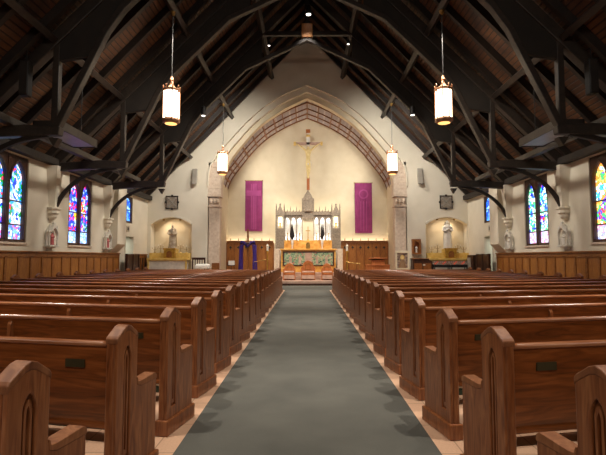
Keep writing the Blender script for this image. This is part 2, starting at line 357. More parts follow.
ARCH_O = smoothpts([(0.0, 10.85), (1.1, 10.42), (2.1, 9.85), (3.1, 9.02), (4.0, 8.05), (4.75, 7.15), (5.2, 6.4), (5.32, 5.7)], 4)
ARCH_I = smoothpts([(0.0, 10.27), (.9, 9.85), (1.8, 9.32), (2.6, 8.72), (3.3, 7.98), (4.1, 6.95), (4.55, 6.0), (4.68, 5.3)], 4)
def mix(a, b_, t): return [(p[0]*(1-t)+q[0]*t, p[1]*(1-t)+q[1]*t) for p, q in zip(a, b_)]
def opening(half_arch, z0=0):
    r = half_arch[::-1]; pts = [(r[0][0], z0)] + r + [(-x, z) for x, z in half_arch[1:]] + [(-r[0][0], z0)]
    return pts
def niche(cx):
    pts = [(cx-1.1, .0), (cx+1.1, .0)]
    for i in range(13):
        a = -1 + 2*i/12; pts.append((cx - 1.1*a, 3.28 + .38*(1-a*a)))
    return pts
NL, NR = -7.26, 7.4
gable = [(-WX-.4, 0)] + [(NL-1.1, 0)] + [(x, z) for x, z in niche(NL)[::-1] if z > 0] + [(NL+1.1, 0)]
gable += [(x, z) for x, z in opening(ARCH_O)[::-1]][0:0]
L_ = [(-WX-.4, .0), (NL-1.1, .0)] + niche(NL)[2:][::-1] + [(NL+1.1, .0)]
A_ = [(x, z) for x, z in opening(ARCH_O)][::-1]
N_ = [(NR-1.1, .0)] + niche(NR)[2:][::-1] + [(NR+1.1, .0), (WX+.4, .0)]
poly = L_ + A_ + N_ + [(WX+.4, 4.9), (0, 14.0), (-WX-.4, 4.9)]
struct(MB().slab(poly, [], YB, YB+.6, 'xz').build('wall_back', 'plaster'))
for cx, sd in ((NL, 'left'), (NR, 'right')):
    struct(MB().box(cx-1.3, cx+1.3, YB+.62, YB+.75, 0, 4.0).build('wall_niche_'+sd, 'soffit'))
    mo = niche(cx)[2:]
    struct(MB().band([(x, z+.03) for x, z in mo], .10, YB-.05, YB+.05, 'xz').build('trim_niche_'+sd, 'plaster'))
# stepped mouldings of the chancel arch
def ring(a, b_, w0, w1, name, mat, zc=5.3):
    o, i = opening(a, zc), opening(b_, zc)
    p = o + i[::-1]
    m_ = MB(); n = len(o); vs = []
    for q in o: vs.append((q[0], w0, q[1]))
    for q in i: vs.append((q[0], w0, q[1]))
    for q in o: vs.append((q[0], w1, q[1]))
    for q in i: vs.append((q[0], w1, q[1]))
    fs = []
    for k in range(n-1):
        fs += [(k, k+1, n+k+1, n+k), (2*n+k, 2*n+k+1, 3*n+k+1, 3*n+k), (k, k+1, 2*n+k+1, 2*n+k), (n+k, n+k+1, 3*n+k+1, 3*n+k)]
    fs += [(0, n, 3*n, 2*n), (n-1, 2*n-1, 4*n-1, 3*n-1)]
    m_.add(vs, fs); return struct(m_.build(name, mat))
ring(mix(ARCH_O, ARCH_I, -.06), mix(ARCH_O, ARCH_I, .04), YB-.07, YB+.1, 'trim_1', 'plaster')
ring(mix(ARCH_O, ARCH_I, .0), mix(ARCH_O, ARCH_I, .55), YB+.12, YB+.7, 'trim_2', 'plaster')
ring(mix(ARCH_O, ARCH_I, .5), ARCH_I, YB+.36, YB+.8, 'trim_3', 'soffit')
# stone piers under the arch
for sx, nm in ((-1, 'left'), (1, 'right')):
    pr = bpy.data.objects.new('trim_pier_'+nm, None); COL.objects.link(pr); struct(pr); pr.location = (sx*4.98, YB+.3, 0)
    MB().box(-.30, .30, -.28, .28, .0, 4.2).build('shaft', 'stone', pr, bevel=.04)
    q = MB(); q.box(-.34, .34, -.32, .32, .0, .35).build('plinth', 'stone', pr, bevel=.03)
    q = MB(); q.box(-.33, .33, -.31, .31, 4.2, 4.28); q.box(-.28, .28, -.27, .27, 4.28, 4.72)
    for k in (-.18, 0, .18): q.ball((k, -.3, 4.5), .08, .06, .14, 8, 6)
    q.box(-.36, .36, -.34, .34, 4.75, 4.9); q.build('capital', 'stone', pr, bevel=.02)
    q = MB()
    for k in range(6): q.box(-.35+.006*(k % 2), .35-.006*(k % 2), -.30, .28, 4.90+k*.29, 5.187+k*.29)
    q.build('upper_blocks', 'stone', pr, bevel=.015)
# sanctuary box
SY = 28.0
struct(MB().box(-5.2, 5.2, SY, SY+.2, 0, 10.6).build('wall_sanctuary_back', 'soffit'))
struct(MB().box(-5.1, -4.92, YB+.82, SY, 0, 6.3).build('wall_sanctuary_left', 'soffit'))
struct(MB().box(4.92, 5.1, YB+.82, SY, 0, 6.3).build('wall_sanctuary_right', 'soffit'))
VA = smoothpts([(0, 10.22), (.9, 9.86), (1.9, 9.33), (2.7, 8.76), (3.45, 8.0), (4.2, 7.05), (4.7, 6.35), (4.95, 5.7)], 4)
VO = [(x*1.03, z+.15) for x, z in VA]
vault = ring(VO, VA, YB+.8, SY, 'ceiling_sanctuary', 'lattice', 5.7)
q = MB()
full = [(x, z) for x, z in VA[::-1]] + [(-x, z) for x, z in VA[1:]]
idx = [round(i*(len(full)-1)/20) for i in range(1, 20)]
for i in sorted(set(idx)):
    x, z = full[i]; q.box(x-.03, x+.03, YB+.8, SY, z-.07, z+.05)
vb = q.build('rib', 'oakd', vault)
for yy in (YB+.86, YB+1.9, YB+2.85, SY-.05):
    MB().band([(x, z-.03) for x, z in full], .07, yy-.03, yy+.03, 'xz').build('cross_rib', 'oakd', vault)

# roof
ceil = MB()
for sx in (-1, 1):
    ceil.add([(sx*9.1, -5.2, roofz(9.1)), (0, -5.2, ROOF), (0, 24.35, ROOF), (sx*9.1, 24.35, roofz(9.1)),
              (sx*9.1, -5.2, roofz(9.1)+.2), (0, -5.2, ROOF+.2), (0, 24.35, ROOF+.2), (sx*9.1, 24.35, roofz(9.1)+.2)],
             [(0, 1, 2, 3), (4, 5, 6, 7), (0, 1, 5, 4), (1, 2, 6, 5), (2, 3, 7, 6), (3, 0, 4, 7)])
ceil = struct(ceil.build('ceiling', 'deck'))
def slope(m_, sx, xa, xb, y0, y1, top, dep):
    m_.add([(sx*x, y, roofz(x)+t) for y in (y0, y1) for x, t in ((xa, top), (xb, top), (xb, top-dep), (xa, top-dep))],
           [(0, 1, 2, 3), (4, 5, 6, 7), (0, 1, 5, 4), (1, 2, 6, 5), (2, 3, 7, 6), (3, 0, 4, 7)]); return m_
TY = [11.0, 15.1, 19.2]
for sx in (-1, 1):
    first = slope(MB(), sx, 0, 8.7, -.07, .07, -.0, .30).build('rafter', 'rafter', ceil, loc=(0, 0, 0))
    ys = [3.85 + 1.025*k - .5 for k in range(21)]
    first.location = (0, ys[0], 0)
    for y in ys[1:]:
        c = first.copy(); COL.objects.link(c); c.parent = ceil; c.location = (0, y, 0)
    for px, pz in ((6.3, 6.93), (4.1, 9.1), (1.95, 11.3)):
        q = MB(); a = math.atan(1.05)
        u = Vector((math.cos(a), 0, -math.sin(a))); n_ = Vector((math.sin(a), 0, math.cos(a)))
        vs = []
        for y in (2.0, YB-.02):
            for k1, k2 in ((-1, -1), (1, -1), (1, 1), (-1, 1)):
                p = Vector((px, y, pz)) + u*k1*.085 + n_*k2*.13; vs.append((sx*p.x, y, p.z))
        q.add(vs, [(0, 1, 2, 3), (4, 5, 6, 7), (0, 1, 5, 4), (1, 2, 6, 5), (2, 3, 7, 6), (3, 0, 4, 7)])
        q.build('purlin', 'beam', ceil, bevel=.01)
    MB().box(min(sx*8.3, sx*8.54), max(sx*8.3, sx*8.54), 2, YB-.02, 4.56, 4.78).build('wall_plate', 'rafter', ceil, bevel=.01)
    MB().box(min(sx*7.15, sx*7.33), max(sx*7.15, sx*7.33), 6, 19.3, 4.72, 4.9).build('tie_beam', 'beam', ceil, bevel=.01)
MB().box(-.1, .1, 2, YB-.02, 13.2, 13.7).build('ridge_beam', 'rafter', ceil, bevel=.01)

# trusses
def truss(y, label):
    t = thing('roof_truss', label, 'roof truss', (0, y, 0), 0, 'trusses of the nave roof')
    for sx in (-1, 1):
        f = lambda pts: [(sx*a, b_) for a, b_ in pts]
        MB().slab(f([(8.45, 4.9), (0.0, 13.5), (0.0, 13.02), (8.45, 4.5)]), [], -.12, .12).build('principal_rafter', 'beam', t, bevel=.015)
        MB().slab(f([(6.28, 6.35), (5.42, 6.5), (5.0, 7.2), (2.69, 9.7), (1.95, 10.05), (1.95, 11.25), (6.28, 6.75)]), [], -.07, .07).build('web_panel', 'web', t)
        MB().band(f([(6.22, 4.6), (5.02, 7.15), (4.6, 7.75), (2.69, 9.66), (0, 10.95)]), .16, -.10, .10).build('lower_chord', 'beam', t, bevel=.015)
        MB().box(min(sx*6.14, sx*6.30), max(sx*6.14, sx*6.30), -.08, .08, 4.6, 6.9).build('post', 'beam', t, bevel=.015)
        MB().slab(f([(8.5, 4.38), (8.5, 4.66), (6.9, 4.76), (6.05, 4.70), (6.08, 4.50), (6.9, 4.48), (7.7, 4.44)]), [], -.11, .11).build('hammer_beam', 'beam', t, bevel=.02)
        MB().band(smoothpts(f([(8.44, 3.18), (8.2, 3.62), (7.78, 4.04), (7.15, 4.36), (6.4, 4.52)]), 4), .12, -.06, .06).build('curved_brace', 'rafter', t, bevel=.015)
        MB().slab(f([(6.08, 4.42), (6.34, 4.42), (6.2, 4.2)]), [], -.1, .1).build('pendant', 'beam', t, bevel=.01)
    MB().box(-1.95, 1.95, -.08, .08, 11.12, 11.30).build('collar', 'rafter', t, bevel=.01)
    MB().box(-.24, .24, -.14, .14, 11.0, 11.62).build('king_block', 'oak', t, bevel=.02)
    MB().box(-.09, .09, -.09, .09, 11.6, 13.2).build('king_post', 'rafter', t, bevel=.01)
    return t
truss(TY[0], 'dark timber roof truss nearest the camera, cut off by the top of the picture')
truss(TY[1], 'dark timber roof truss standing behind the two big near lanterns')
truss(TY[2], 'dark timber roof truss closest to the altar wall, its whole pointed chord in view')

# tapering plaster shafts and stone corbels under the braces, carved shrines below
def figure(m_, c, h, lean=0, arms='fold'):
    """robed standing figure, facing -Y; sizes as a share of h"""
    x, y, z = c
    prof = [(.16, 0), (.155, .08), (.14, .25), (.135, .42), (.125, .55), (.135, .68), (.15, .78), (.11, .835), (.045, .86), (.042, .89)]
    rings = []
    for r, t in prof:
        rings.append([(x + h*lean*t + h*r*math.cos(a)*(1 + (.10*math.cos(a*7) if t < .5 else 0)), y + h*r*.68*math.sin(a)*(1 + (.08*math.cos(a*6) if t < .5 else 0)), z + h*t) for a in [2*PI*k/20 for k in range(20)]])
    m_.loft(rings)
    hx = x + h*lean
    m_.ball((hx, y-.005*h, z+h*.935), .048*h, .055*h, .068*h, 12, 9)
    m_.ball((hx, y-.058*h, z+h*.93), .009*h, .016*h, .016*h, 6, 5)
    for s in (-1, 1):
        sh = (x+s*h*.125, y, z+h*.78)
        if arms == 'fold': pts = [sh, (x+s*h*.16, y-.03*h, z+h*.64), (x+s*h*.11, y-.10*h, z+h*.62), (x+s*.015*h, y-.13*h, z+h*.70)]
        elif arms == 'child' : pts = [sh, (x+s*h*.165, y-.02*h, z+h*.62), (x+s*h*.12, y-.12*h, z+h*.60), (x+(.07 if s < 0 else .02)*h, y-.14*h, z+h*.64)]
        else: pts = [sh, (x+s*h*.19, y-.03*h, z+h*.66), (x+s*h*.22, y-.10*h, z+h*.60), (x+s*h*.22, y-.13*h, z+h*.66)]
        m_.tube(pts, [.045*h, .045*h, .038*h, .018*h], 8)
        m_.ball(pts[-1], .02*h, .02*h, .028*h, 6, 5)
    if arms == 'child':
        m_.loft([[(x+.07*h+h*r*math.cos(a), y-.12*h+h*r*math.sin(a), z+h*t) for a in [2*PI*k/12 for k in range(12)]] for r, t in ((.05, .58), (.06, .64), (.045, .74), (.02, .765))])
        m_.ball((x+.07*h, y-.12*h, z+h*.80), .034*h, .034*h, .042*h, 8, 7)
    return m_

def corbel(sx, y, lab):
    t = thing('stone_corbel', 'cream moulded stone corbel on the %s' % lab, 'corbel', (sx*WX, y, 2.72), 0, 'corbels under the roof braces')
    q = MB()
    for r, z in ((0, 0),): pass
    prof = [(.06, .06, 0), (.11, .16, .06), (.14, .20, .12), (.14, .21, .20), (.19, .27, .24), (.18, .26, .34), (.22, .31, .38), (.22, .31, .44)]
    q.loft([[(-sx*a, b_, z) for a, b_ in ((.002, -h_), (d*.6, -h_), (d, -h_*.5), (d, h_*.5), (d*.6, h_), (.002, h_))] for h_, d, z in prof])
    q.build('moulded_block', 'plaster', t, bevel=.01)
    q = MB(); q.loft([[(-sx*a, b_, z) for a, b_ in ((.002, -h_), (d, -h_*.6), (d, h_*.6), (.002, h_))] for z, h_, d in ((.44, .11, .18), (1.82, .34, .30))])
    q.build('plaster_shaft', 'plaster', t)
    return t
SL = {(-1, 15.0): 'left wall between the two large left windows', (-1, 19.15): 'left wall between the window and the side doorway',
      (1, 15.0): 'right wall between the two large right windows', (1, 19.15): 'right wall beside the side doorway',
      (-1, 11.0): 'left wall nearest the camera', (1, 11.0): 'right wall nearest the camera'}
for (sx, y), lab in SL.items(): corbel(sx, y, lab)
def shrine(sx, y, lab, mat):
    t = thing('station_shrine', lab, 'shrine', (sx*WX, y, 1.76), 0, 'carved station shrines on the side walls'); t.scale = (1.15, 1.05, .89)
    X = lambda a, b_: (min(-sx*a, -sx*b_), max(-sx*a, -sx*b_))
    q = MB(); x0, x1 = X(0, .05); q.box(x0, x1, -.22, .22, .1, .62)
    q.slab([(-.23, .62), (0, .95), (.23, .62)], [], -sx*.0, -sx*.06, 'yz'); q.build('back_panel', 'white_marble', t, bevel=.01)
    q = MB()
    for z, d, h_ in ((0, .06, .10), (.06, .14, .18), (.10, .20, .25)): x0, x1 = X(0, d); q.box(x0, x1, -h_, h_, z, z+.06)
    q.build('bracket', 'white_marble', t, bevel=.01)
    for s in (-1, 1):
        q = MB(); x0, x1 = X(.11, .16); q.box(x0, x1, s*.23-.025, s*.23+.025, .16, .68); cx = (x0+x1)/2
        q.lathe([(.045, .66), (.03, .70), (.03, .76), (.004, .9)], (cx, s*.23, 0), 6); q.build('pinnacle', 'white_marble', t)
    q = MB(); q.slab([(-.19, .6), (-.23, .66), (0, .99), (.23, .66), (.19, .6), (.10, .74), (0, .8), (-.10, .74)], [], -sx*.10, -sx*.19, 'yz')
    q.lathe([(.03, .93), (.05, .99), (.0, 1.06)], (-sx*.14, 0, 0), 6); q.build('canopy', 'white_marble', t, bevel=.008)
    q = MB(); figure(q, (0, 0, 0), .46, 0, 'fold')
    R = Matrix.Rotation(-sx*PI/2, 4, 'Z')
    q.v = [tuple(R @ Vector(p) + Vector((-sx*.12, -.03, .17))) for p in q.v]; q.build('carved_figure', mat, t, remesh=.014)
    q = MB(); figure(q, (0, 0, 0), .34, .08, 'open')
    q.v = [tuple(R @ Vector(p) + Vector((-sx*.11, .13, .17))) for p in q.v]; q.build('carved_figure', 'robe_white', t, remesh=.014)
shrine(-1, 14.95, 'small carved shrine with a rose red figure under the corbel, nearest on the left wall', 'robe_red')
shrine(-1, 19.15, 'small white shrine with a pink red figure, farther one on the left wall', 'robe_red')
shrine(1, 15.0, 'small grey white carved shrine between the large right windows', 'robe_white')
shrine(1, 19.1, 'small grey white carved shrine beside the right side doorway', 'robe_white')

# stub piers at the end of the nave wall
for sx, nm in ((-1, 'left'), (1, 'right')):
    q = MB().add([(sx*(WX-a), y, z) for y in (19.5, 20.4) for a, z in ((-.0, 1.72), (.05, 1.72), (.38, 2.08), (.38, 4.7), (-.0, 4.7))],
                 [(0, 1, 2, 3, 4), (9, 8, 7, 6, 5)] + [(i, (i+1) % 5, 5+(i+1) % 5, 5+i) for i in range(5)])
    struct(q.build('wall_pier_'+nm, 'plaster'))

# wainscot
def wains(name, n, y0, y1, sx, mat='oak', H=1.70, x=None):
    x = WX if x is None else x; t = bpy.data.objects.new(name, None); COL.objects.link(t); struct(t)
    X = lambda a, b_: (min(sx*(x-a), sx*(x-b_)), max(sx*(x-a), sx*(x-b_)))
    a, b_ = X(0, .03); MB().box(a, b_, y0, y1, 0, H-.05).build('backing', mat, t)
    q = MB(); w_ = (y1-y0)/n
    for k in range(n+1):
        a, b_ = X(.025, .06); q.box(a, b_, y0+k*w_-.05*(k > 0), y0+k*w_+.05*(k < n), .12, H-.14)
    a, b_ = X(.025, .06); q.box(a, b_, y0, y1, H-.2, H-.05); q.box(a, b_, y0, y1, .0, .2)
    q.build('stiles', 'oakd', t, bevel=.008)
    a, b_ = X(.0, .11); MB().box(a, b_, y0, y1, H-.05, H).build('cap_rail', 'oakd', t, bevel=.01)
    return t
wains('baseboard_left', 26, 5.0, 20.55, -1)
wains('baseboard_right', 26, 5.0, 20.55, 1)
wains('baseboard_left_end', 4, 22.42, 24.1, -1, 'walnut', 1.68)
wains('baseboard_right_end', 4, 22.12, 24.1, 1, 'walnut', 1.62)

# stained-glass windows
WN = [0]
def window(sx, y0, y1, gm, names):
    WN[0] += 1
    t = bpy.data.objects.new('window_%d' % WN[0], None); COL.objects.link(t); struct(t); t.location = (sx*(WX+.12), (y0+y1)/2, 1.92)
    h = (y1-y0)/2; Hh = 2.6
    out = [(-h, 0), (h, 0), (h, Hh), (-h, Hh)]
    l1, l2 = lancet(-h/2+.01, h/2-.11, .12, 1.85, 2.40), lancet(h/2-.01, h/2-.11, .12, 1.85, 2.40)
    MB().slab(out, [l1, l2], -sx*.09, sx*.09, 'yz').build('frame', 'walnut', t, bevel=.015)
    q = MB(); q.box(min(-sx*.11, -sx*.02), max(-sx*.11, -sx*.02), -.05, .05, .05, 2.5)
    q.band(lancet(-h/2+.01, h/2-.08, .12, 1.85, 2.45)[1:], .05, -sx*.09, -sx*.12, 'yz'); q.band(lancet(h/2-.01, h/2-.08, .12, 1.85, 2.45)[1:], .05, -sx*.09, -sx*.12, 'yz')
    q.build('tracery', 'walnut', t, bevel=.008)
    for l, g in ((l1, gm[0]), (l2, gm[1])):
        MB().slab(l, [], sx*.0, sx*.02, 'yz').build('stained_glass', g, t)
        cx = sum(p[0] for p in l[:2])/2
        q = MB()
        for z in (.55, 1.25): q.box(min(0, -sx*.03), max(0, -sx*.03), l[0][0], l[1][0], z-.02, z+.02)
        for z in (1.62, 1.75): q.lathe([(.02, 0), (.02, .02)], (0, cx, z), 6)
        q.build('glazing_bar', 'walnut', t)
    q = MB(); a = sorted((-sx*.17, -sx*.03)); q.box(a[0], a[1], -h, h, -.04, .03); q.build('sill', 'stone', t, bevel=.01)
window(-1, *BIG[0], ('glassA', 'glassA'), None)
window(-1, *BIG[1], ('glassB', 'glassB'), None)
window(1, *BIG[0], ('glassD', 'glassD'), None)
window(1, *BIG[1], ('glassC', 'glassC'), None)
for sx, (a, b_) in ((-1, (20.95, 22.1)), (1, (20.85, 22.0))):
    WN[0] += 1; t = bpy.data.objects.new('window_%d' % WN[0], None); COL.objects.link(t); struct(t); t.location = (sx*(WX+.08), (a+b_)/2, 3.15)
    h = (b_-a)/2; g = lancet(0, h-.13, .1, .85, 1.17)
    MB().slab([(-h, 0), (h, 0), (h, 1.27), (-h, 1.27)], [g], -sx*.07, sx*.07, 'yz').build('frame', 'walnut', t, bevel=.012)
    MB().slab(g, [], 0, sx*.02, 'yz').build('stained_glass', 'glassS', t)
    q = MB(); q.box(-.02, .02, -.015, .015, .1, 1.1); q.box(-.02, .02, -h+.17, h-.17, .6, .63); q.build('glazing_bar', 'walnut', t)
# side doorways with pale green passages behind
for k, (sx, a, b_) in enumerate(((-1, 21.25, 22.3), (1, 21.0, 22.0))):
    t = bpy.data.objects.new('door_%d' % (k+1), None); COL.objects.link(t); struct(t)
    x = sx*WX; X = lambda p, q_: (min(x+sx*p, x+sx*q_), max(x+sx*p, x+sx*q_))
    q = MB(); q.box(*X(-.03, .12), a-.02, a+.06, 0, 2.6); q.box(*X(-.03, .12), b_-.06, b_+.02, 0, 2.6); q.box(*X(-.03, .12), a, b_, 2.5, 2.6); q.build('door_frame', 'plaster', t, bevel=.01)
    q = MB(); q.box(*X(1.4, 1.5), a-1, b_+1.5, 0, 2.9); q.box(*X(.4, 1.5), b_+1.4, b_+1.5, 0, 2.9); q.box(*X(.4, 1.5), a-1, a-.9, 0, 2.9); q.box(*X(.4, 1.5), a-1, b_+1.5, 2.8, 2.9); q.box(*X(.4, 1.5), a-1, b_+1.5, -.1, 0); q.build('passage', 'greenroom', t)
    q = MB(); q.box(*X(.38, .95), a+.04, a+.10, 0, 2.48); q.build('door_leaf', 'walnut', t, bevel=.01)
    spot('passage_light', (x+sx*.9, (a+b_)/2, 2.7), (x+sx*.9, b_, 0), 45, (.95, 1, .9), 150, 1, .1)
    s = MB().box(*X(-.03, 0), (a+b_)/2-.4, (a+b_)/2-.08, 2.72, 3.0).build('wall_sign', 'sign', bevel=.005)
    tag(s, 'small square grey plate above the %s side doorway' % ('left', 'right')[k], 'sign')
    MB().box(*X(-.045, -.03), (a+b_)/2-.33, (a+b_)/2-.15, 2.79, 2.93).build('inner_panel', 'beam', s)

for sx, nm in ((-1, 'left'), (1, 'right')):
    t = thing('wooden_screen', 'dark wooden half-height screen before the %s side doorway' % nm, 'screen', (sx*8.2, 21.3, 0), 0, 'dark screens by the side doorways')
    MB().box(-.03, .03, -.65, .75, 0, 1.66).build('panel', 'walnut', t, bevel=.01)
    for y in (-.65, .05, .75): MB().box(-.06, .06, y-.05, y+.05, 0, 1.67).build('post', 'walnut', t, bevel=.01)
# ------------------------------------------------------------ pews
PA = math.radians(11.5)
def make_pew(s):
    L_ = 6.5
    t = thing('church_pew', 'x', 'pew', (0, 0, 0), 0, 'wooden pews in the nave')
    X = lambda a, b_: (min(s*a, s*b_), max(s*a, s*b_))
    def end(x_in, x_out, face):
        # side outline (forward, up): gabled stile at the rear, armrest in front
        prof = [(.02, .08), (.50, .08), (.50, .62)] + [(.495, .655), (.47, .672)] + [(.30, .660), (.262, .664), (.25, .69)] + [(.25, .985), (.243, 1.00), (.165, 1.052), (.135, 1.06), (.105, 1.052), (.03, 1.00), (.02, .985)]
        rec = lancet(.138, .036, .22, .86, .93, 5)
        w0, w1 = (x_in, x_in+.022)
        body = (x_in+.022, x_out)
        e = MB().slab(prof, [], s*body[0], s*body[1], 'yz').build('pew_end', 'pew', t, bevel=.014, seg=3)
        MB().slab(prof, [rec], s*w0, s*w1, 'yz').build('face_board', 'pew', e, bevel=.006)
        g = MB(); x0, x1 = X(x_in+.012, x_in+.024); g.slab(lancet(.138, .022, .24, .85, .905, 5), [lancet(.138, .010, .27, .84, .88, 5)], s*(x_in+.008), s*(x_in+.024), 'yz'); g.build('lancet_moulding', 'pew', e)
        b0 = MB(); x0, x1 = X(x_in-.022, x_out+.02); b0.box(x0, x1, .0, .525, 0, .13); b0.build('base_block', 'pew', e, bevel=.012)
        c0 = MB(); x0, x1 = X(x_in-.003, x_out+.003)
        c0.slab([(.017, .955), (.017, .99), (.03, 1.005), (.105, 1.055), (.138, 1.066), (.171, 1.055), (.243, 1.005), (.254, .99), (.254, .955), (.240, .972), (.165, 1.02), (.138, 1.026), (.105, 1.02), (.03, .972)], [], x0, x1, 'yz'); c0.build('cap', 'pewcap', e, bevel=.012, seg=3)
        d0 = MB().slab([(.30, .632), (.503, .632), (.503, .660), (.478, .679), (.30, .668), (.268, .672), (.258, .70), (.25, .70), (.255, .65)], [], x0, x1, 'yz').build('armrest', 'pewcap', e, bevel=.011, seg=3)
    end(.03, .11, 1); end(L_-.11, L_-.03, 1)
    # backrest: slightly reclined panel with rounded top rail
    x0, x1 = X(.10, L_-.10)
    q = MB().add([(x, y, z) for x in (x0, x1) for y, z in ((.055, .94), (.085, .94), (.150, .40), (.120, .40))], [(0, 1, 2, 3), (4, 5, 6, 7), (0, 1, 5, 4), (1, 2, 6, 5), (2, 3, 7, 6), (3, 0, 4, 7)])
    bk_ = q.build('backrest', 'pewback', t)
    q = MB().loft([[(x, .066 + .030*math.cos(a), .950 + .019*math.sin(a)) for a in [2*PI*k/10 for k in range(10)]] for x in (x0, x1)]); q.build('top_rail', 'rail', bk_, smooth=True)
    q = MB().box(x0, x1, .10, .50, .40, .44); q.build('seat', 'pewback', t, bevel=.012)
    q = MB().box(*X(.29, .43), .058, .075, .795, .845)
    q.build('number_plate', 'plate', bk_)
    for xx in (1.65, 4.6):
        q = MB().slab([(.03, 0), (.10, 0), (.085, .88), (.05, .915), (.03, .88)], [], s*(xx-.02), s*(xx+.02), 'yz'); q.build('back_support', 'pew', t, bevel=.006)
        q = MB().box(*X(xx-.02, xx+.02), .12, .46, 0, .40); q.build('seat_bracket', 'pew', t)
    # kneeler behind the backrest, folded down
    k_ = MB(); k_.box(*X(.2, L_-.2), -.20, -.04, .10, .165); k_ = k_.build('kneeler', 'kneelershade', t, bevel=.006)
    MB().box(*X(.22, L_-.22), -.205, -.035, .165, .215).build('pad', 'pad', k_, bevel=.015)
    for xx in (.3, 3.2, L_-.3):
        MB().slab([(-.2, 0), (-.14, 0), (-.10, .12), (.02, .14), (.06, .30), (.02, .33), (-.03, .17), (-.2, .16)], [], s*(xx-.025), s*(xx+.025), 'yz').build('kneeler_bracket', 'pew', k_, bevel=.006)
    return t
NP = 18
for s, side in ((-1, 'left'), (1, 'right')):
    proto = make_pew(s)
    for i in range(NP):
        loc = (s*1.16, 1.80 + 1.045*i + (0 if s < 0 else -.06), 0); rz = s*PA
        if i == 0: lab = 'varnished wooden pew nearest the camera on the %s of the aisle, mostly outside the picture' % side
        elif i == NP-1: lab = 'varnished wooden pew on the %s of the aisle, front row before the altar' % side
        elif i < NP//2: lab = 'varnished wooden pew on the %s of the aisle, %s row from the camera' % (side, ORD[i])
        else: lab = 'varnished wooden pew on the %s of the aisle, %s row back from the altar' % (side, ORD[NP-1-i])
        if i == 0: proto.location = loc; proto.rotation_euler = (0, 0, rz); proto['label'] = lab
        else: dup(proto, loc, rz, lab)

# ------------------------------------------------------------ hanging lanterns
def lantern():
    t = thing('hanging_lantern', 'x', 'lamp', (0, 0, 4.1), 0, 'hanging lanterns of the nave')
    g = MB().lathe([(.245, .12), (.25, .2), (.25, 1.02), (.23, 1.06)], n=8, rot=PI/8).build('glass_shade', 'lampglass', t)
    q = MB()
    for k in range(8):
        a = PI/8 + 2*PI*k/8; x, y = .262*math.cos(a), .262*math.sin(a); q.tube([(x, y, .04), (x, y, 1.14)], .02, 4)
        q.ball((x, y, 1.17), .025, .025, .05, 6, 5)
    q.build('upright_bars', 'lampmetal', t)
    MB().lathe([(.272, 1.02), (.285, 1.05), (.285, 1.09), (.21, 1.12), (.12, 1.17), (.07, 1.24), (.05, 1.36), (.075, 1.40), (.05, 1.44), (.035, 1.5)], n=8, rot=PI/8).build('crown', 'lampmetal', t)
    MB().lathe([(.21, -.0), (.27, .04), (.285, .10), (.27, .15)], n=8, rot=PI/8).build('bottom_ring', 'lampmetal', t)
    MB().lathe([(.05, -.012), (.19, -.004), (.19, .01)], n=12).build('amber_base', 'lampbase', t)
    MB().tube([(0, 0, 1.48), (0, 0, 3.58)], .012, 6).build('hanging_rod', 'black', t)
    MB().lathe([(.03, 3.50), (.07, 3.56), (.09, 3.63)], n=10).build('ceiling_canopy', 'brass', t)
    return t
la = lantern(); la.scale = (.93, .93, .95)
LP = [(-4.06, 13.3, 'near glowing lantern hanging above the left pews'), (4.06, 13.3, 'near glowing lantern hanging above the right pews'),
      (-4.06, 21.6, 'far small lantern hanging left of the chancel arch'), (4.08, 21.6, 'far small lantern hanging right of the chancel arch')]
for i, (x, y, lab) in enumerate(LP):
    if i == 0: la.location = (x, y, 5.48); la['label'] = lab
    else: dup(la, (x, y, 5.48), 0, lab)

# small spotlights
def canspot(x, y, z, lab, r=.07, h=.3):
    t = thing('ceiling_spotlight', lab, 'spotlight', (x, y, z), 0, 'black roof spotlights')
    MB().lathe([(r, 0), (r*1.05, .01), (r, h), (r*.5, h+.05)], n=12).build('housing', 'black', t)
    MB().lathe([(r*.3, -.012), (r*.85, -.008), (r*.85, .004)], n=12).build('lens', 'spotface', t)
    MB().tube([(0, 0, h), (0, 0, max(h+.1, roofz(x)-z-.4))], .012, 6).build('stem', 'black', t)
canspot(0.06, 18.6, 11.75, 'bright round spotlight under the ridge above the king block', .12, .35)
canspot(-4.4, 18.9, 7.5, 'black can spotlight beside the far left truss panel', .10, .36)
canspot(4.45, 18.9, 7.5, 'black can spotlight beside the far right truss panel', .10, .36)
canspot(-1.62, 18.8, 10.5, 'small spotlight left of the ridge on the far truss', .06, .16)
canspot(1.75, 18.8, 10.55, 'small spotlight right of the ridge on the far truss', .06, .16)

